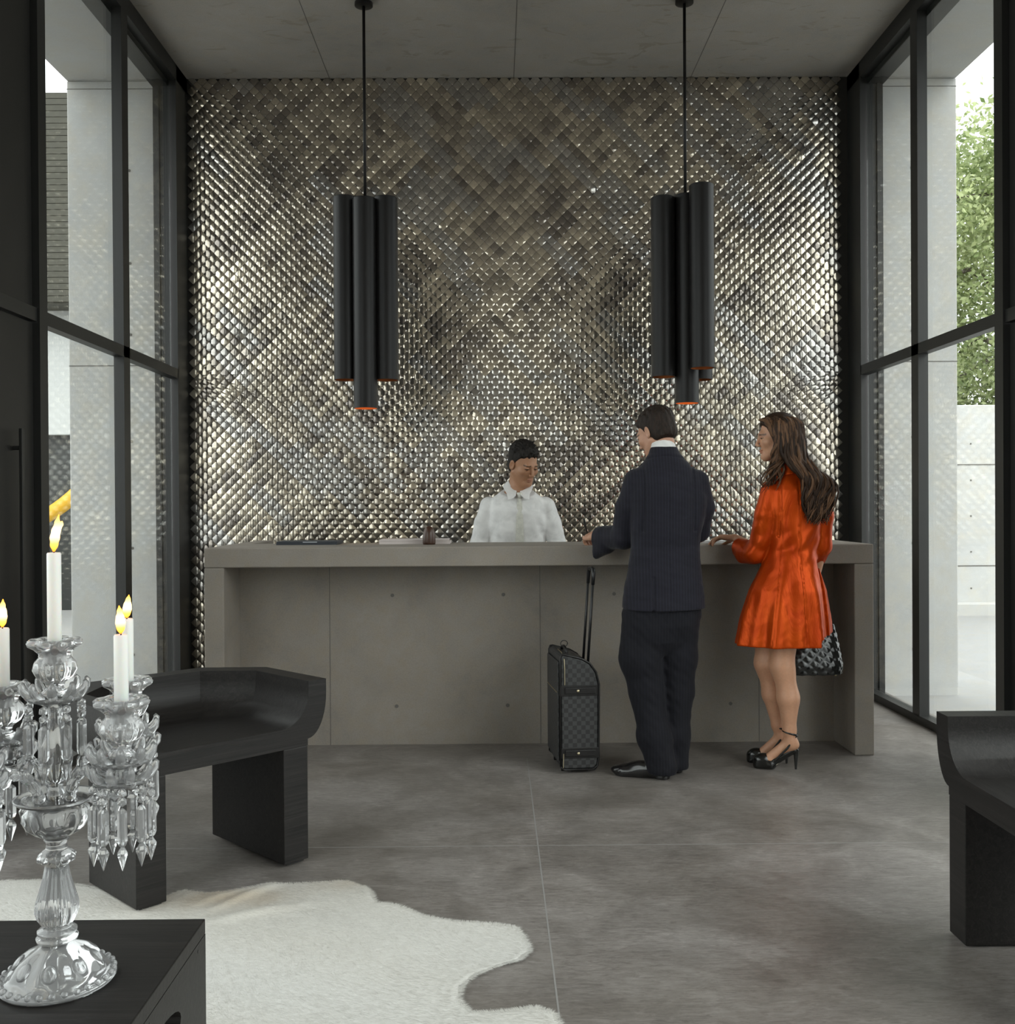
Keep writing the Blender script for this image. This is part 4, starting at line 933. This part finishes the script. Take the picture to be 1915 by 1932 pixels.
# ---------------------------------------------------------------- handbag
def handbag():
    t = thing('handbag', 'black quilted patent leather handbag hanging beside the orange coat', 'handbag', (1.62, 5.20, 0))
    S = Field(axis((-.20, .20, .0035)), axis((-.13, .13, .004)), axis((.44, .74, .0035)))
    S.loft([(.455, 0, 0, .160, .085), (.50, 0, 0, .166, .090), (.60, 0, 0, .150, .070), (.68, .0, 0, .135, .045), (.712, .0, 0, .128, .022)], .01, pw=3.2)
    q = .056; S.disp(lambda x, y, z: .0034 * (np.abs(np.sin((x + y * 1.3 + z * 1.15) * math.pi / q)) * np.abs(np.sin((x + y * 1.3 - z * 1.15) * math.pi / q)) - .5) * (z < .685) + .0006 * wob(44, (150, 120, 150), 6)(x, y, z))
    o = link('bag_body', S.mesh('bag_body'), 'patent', t)
    for y in (-.028, .028):
        h_ = MB(); h_.tube([(-.08, y, .695), (-.078, y, .76), (-.040, y * .5, .80), (.0, y * .3, .812), (.04, y * .5, .80), (.078, y, .76), (.08, y, .695)], .0065, 8); h_.build('handle', 'patent', t, smooth=True)
    MB().tube([(-.11, 0, .716), (.11, 0, .716)], .005, 8).build('frame_clasp', plain('silver_metal', (.6, .6, .58), rough=.25, metal=1), t, smooth=True)
    for x in (-.12, .12): MB().lathe([(.006, .446), (.008, .452), (.006, .458)], 12, (x, -.04, 0)).build('bag_foot', plain('brass', (.6, .5, .3), rough=.3, metal=1), t, smooth=True)
handbag()

# ---------------------------------------------------------------- suitcase
def suitcase():
    t = thing('suitcase', 'dark chequered wheeled suitcase with raised handle in front of the counter', 'suitcase', (.315, 4.985, 0), .11)
    m, n, b = nodes('dark_chequered_canvas'); v = coords(n); ck = n.nodes.new('ShaderNodeTexChecker'); ck.inputs['Scale'].default_value = 46; ck.inputs['Color1'].default_value = (.018, .018, .018, 1); ck.inputs['Color2'].default_value = (.042, .042, .043, 1)
    mp = n.nodes.new('ShaderNodeMapping'); mp.inputs['Location'].default_value = (.004, .0043, .002); n.links.new(v, mp.inputs[0]); n.links.new(mp.outputs[0], ck.inputs[0]); n.links.new(ck.outputs[0], b.inputs['Base Color']); setp(b, rough=.5, coat=.1)
    # side profile in x-z (thickness .19), extruded along y (width .34)
    prof = [(.0, .035), (.02, .018), (.165, .018), (.186, .035), (.192, .07), (.196, .44), (.182, .50), (.150, .545), (.11, .568), (.02, .592), (.006, .590), (.0, .575)]
    bdy = MB(); n2 = len(prof); W_ = .34
    vs = [(x, y, z) for y in (0, W_) for x, z in prof]; bdy.add(vs, [tuple(range(n2)), tuple(range(2 * n2 - 1, n2 - 1, -1))] + [(i, (i + 1) % n2, (i + 1) % n2 + n2, i + n2) for i in range(n2)])
    bo = bdy.build('case_body', m, t, bevel=.010, auto=True)
    L = 'leather'; M[L] = plain('black_leather_trim', (.010, .009, .009), rough=.35); M['gold'] = plain('pale_gold', (.72, .62, .42), rough=.3, metal=1)
    for y in (-.001, W_ + .001): MB().tube([(x, y, z) for x, z in prof] + [(prof[0][0], y, prof[0][1])], .0045, 8).build('piping', L, t, smooth=True)
    for z in (.075, .385):
        s_ = MB(); s_.box(.002, .190, -.0045, .002, z, z + .052); s_.box(-.005, .002, -.0045, .20, z, z + .03) if z > .3 else None; s_.build('strap', L, t, bevel=.002)
        MB().box(.022, .175, -.012, -.0045, z + .010, z + .042).build('side_handle', L, t, bevel=.003)
        k = MB().lathe([(.0075, 0), (.0075, .002), (.003, .004)], 16); k.v = [(.088 + p[0], -.0125 - p[2], z + .026 + p[1]) for p in k.v]; k.build('stud', 'gold', t, smooth=True)
    MB().box(-.012, -.002, .012, W_ - .012, .06, .555).build('front_pocket', m, t, bevel=.005)
    MB().tube([(-.013, .03, .40), (-.0135, W_ - .03, .402)], .0022, 6).build('zip', 'gold', t)
    MB().tube([(.022, -.005, .44), (.022, -.005, .52), (.020, -.003, .568), (.016, .05, .596), (.016, .16, .597)], .0022, 6).build('zip', 'gold', t)
    MB().tube([(.012, -.006, .03), (.014, -.006, .10)], .0022, 6).build('zip', 'gold', t)
    MB().tube([(.05, .10, .578), (.05, .11, .60), (.05, .17, .61), (.05, .23, .60), (.05, .24, .578)], .008, 8).build('carry_handle', L, t, smooth=True)
    MB().tube([(.048 + .018 * math.cos(a), .155, .625 + .016 * math.sin(a)) for a in np.linspace(0, 6.28, 15)], .0022, 6).build('luggage_ring', L, t, smooth=True)
    M['pole'] = plain('black_anodised', (.012, .012, .013), rough=.3)
    p0, p1 = (.155, .085, .50), (.155, .205, .50); q0, q1 = (.187, .080, .985), (.187, .200, .985)
    for a, c in ((p0, q0), (p1, q1)): MB().tube([a, c], .0068, 10).build('telescopic_pole', 'pole', t, smooth=True)
    MB().tube([(.184, .080, .93), (.187, .080, .985), (.188, .090, 1.005), (.188, .14, 1.008), (.188, .19, 1.005), (.187, .200, .985), (.184, .200, .93)], [.009, .010, .011, .012, .011, .010, .009], 10).build('grip', 'pole', t, smooth=True)
    for y in (.05, .29):
        w_ = MB().lathe([(.022, -.012), (.024, -.008), (.024, .008), (.022, .012)], 20); w_.v = [(.172 + p[0], y + p[2], .024 + p[1]) for p in w_.v]; w_.build('wheel', 'pole', t, auto=True)
    for y in (.06, .28): MB().box(.012, .035, y - .01, y + .01, 0.0, .02).build('foot', L, t, bevel=.002)
suitcase()

# ================================================================ hide rug
def rug():
    pts = [(-1.774, 3.593), (-1.60, 3.60), (-1.43, 3.53), (-1.25, 3.46), (-1.13, 3.43), (-1.092, 3.488), (-1.02, 3.46), (-0.944, 3.452), (-0.818, 3.535), (-0.654, 3.551), (-0.544, 3.564), (-0.46, 3.498), (-0.431, 3.44), (-0.408, 3.366), (-0.324, 3.328), (-0.24, 3.249), (-0.135, 3.206), (-0.017, 3.187), (0.058, 3.161), (0.080, 3.091), (0.097, 3.009), (0.086, 2.97), (0.061, 2.929), (0.015, 2.906), (-0.061, 2.842), (-0.101, 2.771), (-0.105, 2.697), (-0.071, 2.626), (0.026, 2.637), (0.097, 2.656), (0.145, 2.622), (0.165, 2.54), (.15, 2.42), (.02, 2.33), (-.10, 2.20), (-.12, 1.95), (-.05, 1.70), (-.15, 1.50), (-.45, 1.45), (-.8, 1.30), (-1.2, 1.35), (-1.6, 1.6), (-1.95, 2.0), (-2.05, 2.5), (-2.08, 3.0), (-2.02, 3.4)]
    Pn = np.array(pts); n = len(Pn)
    def sd2(X, Y):
        d = np.full(X.shape, 1e9); ins = np.zeros(X.shape, bool)
        for i in range(n):
            a, b_ = Pn[i], Pn[(i + 1) % n]; e = b_ - a; wx, wy = X - a[0], Y - a[1]; t = np.clip((wx * e[0] + wy * e[1]) / (e @ e), 0, 1)
            d = np.minimum(d, (wx - t * e[0]) ** 2 + (wy - t * e[1]) ** 2)
            c = ((a[1] > Y) != (b_[1] > Y)) & (X < (b_[0] - a[0]) * (Y - a[1]) / (b_[1] - a[1] + 1e-12) + a[0]); ins ^= c
        return np.sqrt(d) * np.where(ins, -1, 1)
    S = Field(axis((-2.12, .22, .011)), axis((1.24, 3.66, .011)), axis((-.006, .040, .0045)))
    X2, Y2 = np.meshgrid(S.a[0], S.a[1], indexing='ij'); d2 = sd2(X2, Y2) + .004 * wob(51, (60, 60, 0), 6)(X2, Y2, 0)
    def top(X, Y, d): 
        f = lambda x0, y0, dx, dy, wd, h: h * np.exp(-(((X - x0) * dy - (Y - y0) * dx) / wd) ** 2 - (((X - x0) * dx + (Y - y0) * dy) / .16) ** 2)
        near = np.clip(np.hypot(X + 1.15, Y - 3.32) / .2 - .6, 0, 1)
        r_ = .0075 + .0015 * wob(52, (8, 8, 0), 5)(X, Y, 0) + near * (f(-1.0, 3.38, .7, .7, .022, .020) + f(-.88, 3.40, .6, .8, .02, .016) + f(-.80, 3.28, .9, .45, .03, .014) + f(-.40, 3.40, -.7, .7, .02, .008))
        return np.minimum(r_, .004 + np.sqrt(np.clip(-d, 0, 1)) * .10)
    tz = top(X2, Y2, d2); Z = S.a[2][None, None]
    S.D = np.maximum(d2[..., None], np.maximum(Z - tz[..., None], -Z + .0005)).astype(np.float32)
    def tint(X, Y):
        f = .5 + .5 * wob(53, (5, 9, 0), 6)(X, Y, 0); g = .5 + .5 * wob(54, (30, 14, 0), 6)(X, Y, 0)
        br = np.exp(-(((X + .95) / .28) ** 2 + ((Y - 3.40) / .10) ** 2)) * .8 + np.exp(-(((X + .55) / .15) ** 2 + ((Y - 3.53) / .06) ** 2)) * .35
        base = np.array((.76, .755, .73)); cream = np.array((.66, .62, .54)); tan = np.array((.50, .40, .28))
        c = base[None] * (1 - (.55 * f)[:, None]) + cream[None] * (.55 * f)[:, None]; a = np.clip(br * (.4 + g), 0, .8)[:, None]
        return c * (1 - a) + tan[None] * a
    m, n_, b = nodes('hide_hair'); at = n_.nodes.new('ShaderNodeAttribute'); at.attribute_name = 'tint'; v = coords(n_, (1, 3.2, 1), (0, 0, .5)); ff = noise(n_, 60, 6, .7, v, .6); f2 = noise(n_, 9, 5, .6, v, 1)
    a = mix(n_, at.outputs['Color'], ramp(n_, ff, [(.3, (.78, .77, .75)), (.7, (1.08, 1.08, 1.08))]), 1, 'MULTIPLY')
    n_.links.new(a, b.inputs['Base Color']); setp(b, rough=.75, sheen=.3, sheenr=.5); bump(n_, b, ff, .5, .004)
    o = link('hide_rug', S.mesh('hide_rug', lambda P: tint(P[:, 0], P[:, 1])), m)
    tag(o, 'white cowhide rug lying on the concrete floor under the low table', 'rug')
    # hair tufts
    rr = np.random.default_rng(8); N = 70000; x = rr.uniform(-2.1, .2, N * 2); y = rr.uniform(1.9, 3.62, N * 2)
    e = int(N * .5); k = rr.integers(0, n, e); t = rr.random(e)[:, None]; ed = Pn[k] * (1 - t) + Pn[(k + 1) % n] * t + rr.normal(0, .012, (e, 2)); x = np.concatenate([x, ed[:, 0]]); y = np.concatenate([y, ed[:, 1]])
    q = sd2(x, y); ok = q < -.003; x, y, q = x[ok], y[ok], q[ok]; N = len(x); z = top(x, y, q) - .001
    ang = 2.6 + .9 * wob(55, (2.2, 2.2, 0), 4)(x, y, 0) + rr.normal(0, .25, N); gx = (sd2(x + .002, y) - q) / .002; gy = (sd2(x, y + .002) - q) / .002
    edge = np.clip(1 + q / .03, 0, 1); dx = np.cos(ang) * (1 - edge) + gx * edge; dy = np.sin(ang) * (1 - edge) + gy * edge; l = np.hypot(dx, dy) + 1e-9; dx /= l; dy /= l
    L = rr.uniform(.010, .022, N); w_ = .0008; lift = rr.uniform(.10, .35, N)
    P0 = np.stack([x - dy * w_, y + dx * w_, z], 1); P1 = np.stack([x + dy * w_, y - dx * w_, z], 1); P2 = np.stack([x + dx * L, y + dy * L, np.maximum(z + L * lift * (1 - edge * .9), .002)], 1)
    V = np.stack([P0, P1, P2], 1).reshape(-1, 3); F = np.arange(3 * N)
    me = bpy.data.meshes.new('fur'); me.vertices.add(3 * N); me.vertices.foreach_set('co', V.ravel()); me.loops.add(3 * N); me.loops.foreach_set('vertex_index', F); me.polygons.add(N); me.polygons.foreach_set('loop_start', F[::3]); me.update(calc_edges=True)
    C = np.repeat(tint(x, y) * rr.uniform(.92, 1.08, N)[:, None], 3, 0); at = me.color_attributes.new('tint', 'FLOAT_COLOR', 'POINT'); at.data.foreach_set('color', np.concatenate([np.clip(C, 0, 1), np.ones((3 * N, 1))], 1).astype(np.float32).ravel())
    fo = link('fur', me, m, o); tag(fo, kind='stuff')
rug()

# ================================================================ crystal candelabra
def crystal():
    m, n, b = nodes('cut_crystal'); b.inputs['Base Color'].default_value = (.985, .99, 1, 1); setp(b, rough=.02, trans=.80, ior=1.5, spec=.5)
    return m
M['crystal'] = crystal()
M['wax'] = plain('white_wax', (.86, .86, .83), rough=.45, sss=.3); M['wick'] = plain('burnt_wick', (.01, .008, .006), rough=.9)
def flame_mat():
    m = bpy.data.materials.new('flame'); m.use_nodes = True; n = m.node_tree; n.nodes.clear(); o = n.nodes.new('ShaderNodeOutputMaterial'); e = n.nodes.new('ShaderNodeEmission')
    t = n.nodes.new('ShaderNodeTexCoord'); s = n.nodes.new('ShaderNodeSeparateXYZ'); n.links.new(t.outputs['Generated'], s.inputs[0])
    c = ramp(n, s.outputs['Z'], [(0, (.9, .16, .01)), (.22, (1, .42, .06)), (.5, (1, .80, .38)), (.8, (1, .55, .12)), (1, (.95, .30, .02))]); n.links.new(c, e.inputs[0]); e.inputs[1].default_value = 2.2
    n.links.new(e.outputs[0], o.inputs[0]); return m
M['flame'] = flame_mat()
CP = 'cut clear crystal'
def candelabra():
    t = thing('candelabra', 'five-armed cut crystal candelabra standing on the low black table', 'candelabra', (-.776, 1.773, .5002), .0)
    S = MB()
    f8 = lambda a: (a, 8)
    S.lathe([(.070, 0), (.095, .0005), (.0985, .006), (.094, .013), (.083, .017, f8(.02)), (.075, .026, f8(.05)), (.064, .042, f8(.07)), (.046, .056, f8(.06)), (.030, .064), (.025, .069)], 64)
    S.build('base', 'crystal', t, smooth=True)
    for k in range(8):
        a = k * math.pi / 4 + .2; e = Field(axis((-.02, .02, .0022)), axis((-.012, .012, .0022)), axis((-.022, .022, .0022)))
        if k == 0:
            e.ell((0, 0, 0), (.0125, .0075, .0165), 0); me = e.mesh('medallion')
        o = link('medallion', me, 'crystal' if k == 0 else None, t); o.location = (.0625 * math.cos(a), .0625 * math.sin(a), .037); o.rotation_euler = (R(42), 0, a - math.pi / 2)
    bd = MB(); bm_ = bmesh.new(); bmesh.ops.create_icosphere(bm_, subdivisions=2, radius=.0062); bme = bpy.data.meshes.new('rim_bead'); bm_.to_mesh(bme); bm_.free()
    for k in range(30):
        a = k * 2 * math.pi / 30; o = link('rim_bead', bme, 'crystal' if k == 0 else None, t, smooth=(k == 0)); o.location = (.0925 * math.cos(a), .0925 * math.sin(a), .0125)
    f12 = (.045, 14)
    MB().lathe([(.025, .0695), (.034, .074), (.035, .079), (.028, .083), (.033, .087), (.033, .091), (.025, .095), (.023, .099, f12), (.030, .108, f12), (.0355, .122, f12), (.0345, .138, f12), (.029, .158, f12), (.0225, .182, f12), (.0185, .203, f12)], 84).build('fluted_stem', 'crystal', t, smooth=True)
    MB().lathe([(.0185, .2035), (.022, .208), (.0305, .213, (.05, 10)), (.0315, .221, (.05, 10)), (.024, .229), (.018, .234), (.0165, .243), (.021, .250), (.018, .2525)], 60).build('stem_knop', 'crystal', t, smooth=True)
    MB().lathe([(.018, .253), (.034, .261, (.04, 10)), (.046, .272, (.07, 10)), (.0535, .288, (.08, 10)), (.053, .300, (.06, 10)), (.046, .309), (.040, .3125), (.030, .3125), (.036, .300), (.034, .28), (.012, .268)], 60).build('bowl', 'crystal', t, smooth=True)
    MB().lathe([(.010, .3130), (.052, .3135), (.066, .319), (.0705, .325), (.066, .3255), (.050, .3195), (.012, .3185)], 48).build('dish', 'crystal', t, smooth=True)
    MB().lathe([(.014, .319), (.015, .330), (.0115, .342), (.013, .350), (.018, .354), (.025, .372, (.06, 8)), (.0285, .392, (.06, 8)), (.026, .412, (.06, 8)), (.018, .432), (.0125, .450), (.012, .47), (.018, .486)], 56).build('centre_spindle', 'crystal', t, smooth=True)
    f = (.07, 8); cupm = MB().lathe([(.015, 0), (.022, .002), (.022, .006), (.014, .013), (.017, .022), (.030, .033, f), (.0365, .046, f), (.034, .057, f), (.027, .067), (.0265, .073), (.034, .082, f), (.0435, .088, f), (.0455, .094, f), (.040, .099, f), (.028, .098), (.0130, .092), (.0130, .0545), (.004, .0545)], 64).mesh('candle_cup')
    lm = MB()
    lm.lathe([(.012, -.004), (.030, -.006), (.043, -.001, (.05, 10)), (.046, .005, (.05, 10)), (.040, .006), (.012, .001)], 60)
    for k in range(10):
        a = k * math.pi / 5; c, s_ = math.cos(a), math.sin(a)
        lm.tube([(.030 * c, .030 * s_, .002), (.043 * c, .043 * s_, .009), (.052 * c, .052 * s_, .019), (.0545 * c, .0545 * s_, .029), (.051 * c, .051 * s_, .034)], [.008, .0085, .0075, .0058, .003], 8)
    leafm = lm.mesh('leaf_crown')
    pm = MB().lathe([(.0010, 0), (.0088, -.007), (.0092, -.054), (.0068, -.0605), (.0032, -.0645), (.0092, -.074), (.0088, -.078), (.0004, -.104)], 6).mesh('prism')
    bm_ = bmesh.new(); bmesh.ops.create_icosphere(bm_, subdivisions=1, radius=.0085); gm = bpy.data.meshes.new('bead'); bm_.to_mesh(gm); bm_.free()
    arms = [None] + [R(q) for q in (-25, 60, 148, 237)]
    first = {}
    def inst(name, me, mat, par, loc, rz=0, smooth=False):
        k = me.name in first
        o = link(name, me, None if k else mat, par, smooth and not k); first[me.name] = 1; o.location = loc; o.rotation_euler = (0, 0, rz); return o
    am = MB(); pth = [(.030, 0, .322), (.040, 0, .350), (.060, 0, .375), (.085, 0, .380), (.104, 0, .362), (.118, 0, .345), (.138, 0, .342), (.153, 0, .358), (.155, 0, .392)]
    pp = []
    for i in range(len(pth) - 1):
        for u in np.linspace(0, 1, 5)[:-1]: pp.append(tuple(Vector(pth[i]).lerp(Vector(pth[i + 1]), u)))
    pp.append(pth[-1]); am.tube(pp, [.0095 + .0022 * math.sin(i * 1.9) for i in range(len(pp))], 12)
    am.tube([(.085, .0, .388), (.100, 0, .397), (.112, 0, .392), (.114, 0, .381), (.105, 0, .378)], [.005, .006, .006, .005, .003], 8); armm = am.mesh('arm')
    for k, a in enumerate(arms):
        if a is None: x = y = 0; z0 = .503; zl = .496; zb = .476; n_p = 8; rp = .046
        else:
            x, y = .155 * math.cos(a), .155 * math.sin(a); z0 = .410; zl = .400; zb = .352; n_p = 9; rp = .046
            inst('arm', armm, 'crystal', t, (0, 0, 0), a, True)
            inst('leaf_crown', leafm, 'crystal', t, (x, y, .368), .3, True)
            o = inst('bobeche', bobm, 'crystal', t, (x, y, .355), 0, True) if False else None
        inst('candle_cup', cupm, 'crystal', t, (x, y, z0), 0, True); inst('leaf_crown', leafm, 'crystal', t, (x, y, zl), 0, True)
        for j in range(n_p):
            b_ = 2 * math.pi * (j + .25 * k) / n_p; px, py = x + rp * math.cos(b_), y + rp * math.sin(b_)
            o = inst('prism', pm, 'crystal', t, (px, py, zb - .017), b_); g = inst('bead', gm, 'crystal', o, (0, 0, .010), .4)
            g2 = inst('bead', gm, 'crystal', o, (0, 0, .024), .9)
    # candles, each standing loose in its cup
    cz = {0: (.7535, 'tall white candle with a long flame in the centre cup of the candelabra', .064, .30), 1: (.617, 'white candle with a slim flame in the near right cup of the candelabra', .046, -.12),
          2: (.622, 'white candle with a leaning flame in the rear right cup, half behind the nearer one', .042, .22), 3: (.612, 'white candle at the far left edge of the photo in the left cup', .050, .06), 4: (.612, 'white candle in the candelabra cup nearest the camera, left of the frame', .048, .1)}
    for k, a in enumerate(arms):
        x, y = (0, 0) if a is None else (.155 * math.cos(a), .155 * math.sin(a)); zt, lab, fh, lean = cz[k]; zb = (.503 if a is None else .410) + .0550
        c = thing('candle', lab, 'candle', (-.776 + x, 1.773 + y, .5002 + zb), group='candles in the crystal candelabra'); H = zt - zb
        MB().lathe([(.0105, 0), (.0118, .002), (.0118, H - .003), (.0105, H - .0004), (.004, H - .002)], 32).build('wax_body', 'wax', c, auto=True)
        MB().tube([(0, 0, H - .004), (.0004, 0, H + .004), (.002 + lean * .01, 0, H + .010)], [.0012, .0011, .0009], 6).build('wick', 'wick', c)
        fl = Field(axis((-.012, .030, .0012)), axis((-.010, .010, .0012)), axis((-.004, .075, .0014)))
        prof = [(0, .0025), (.15, .0058), (.35, .0074), (.55, .0062), (.78, .0036), (1, .0008)]
        P = [(lean * fh * u ** 1.6 * .5, 0, u * fh) for u, r in prof]; fl.chain(P, [r for u, r in prof], .004)
        if k == 0: fl.chain([(.006, 0, .030), (.0135, 0, .046), (.0150, 0, .052)], [.004, .0025, .0008], .004)
        o = link('flame', fl.mesh('flame'), 'flame', c); o.location = (0, 0, H + .003)
candelabra()
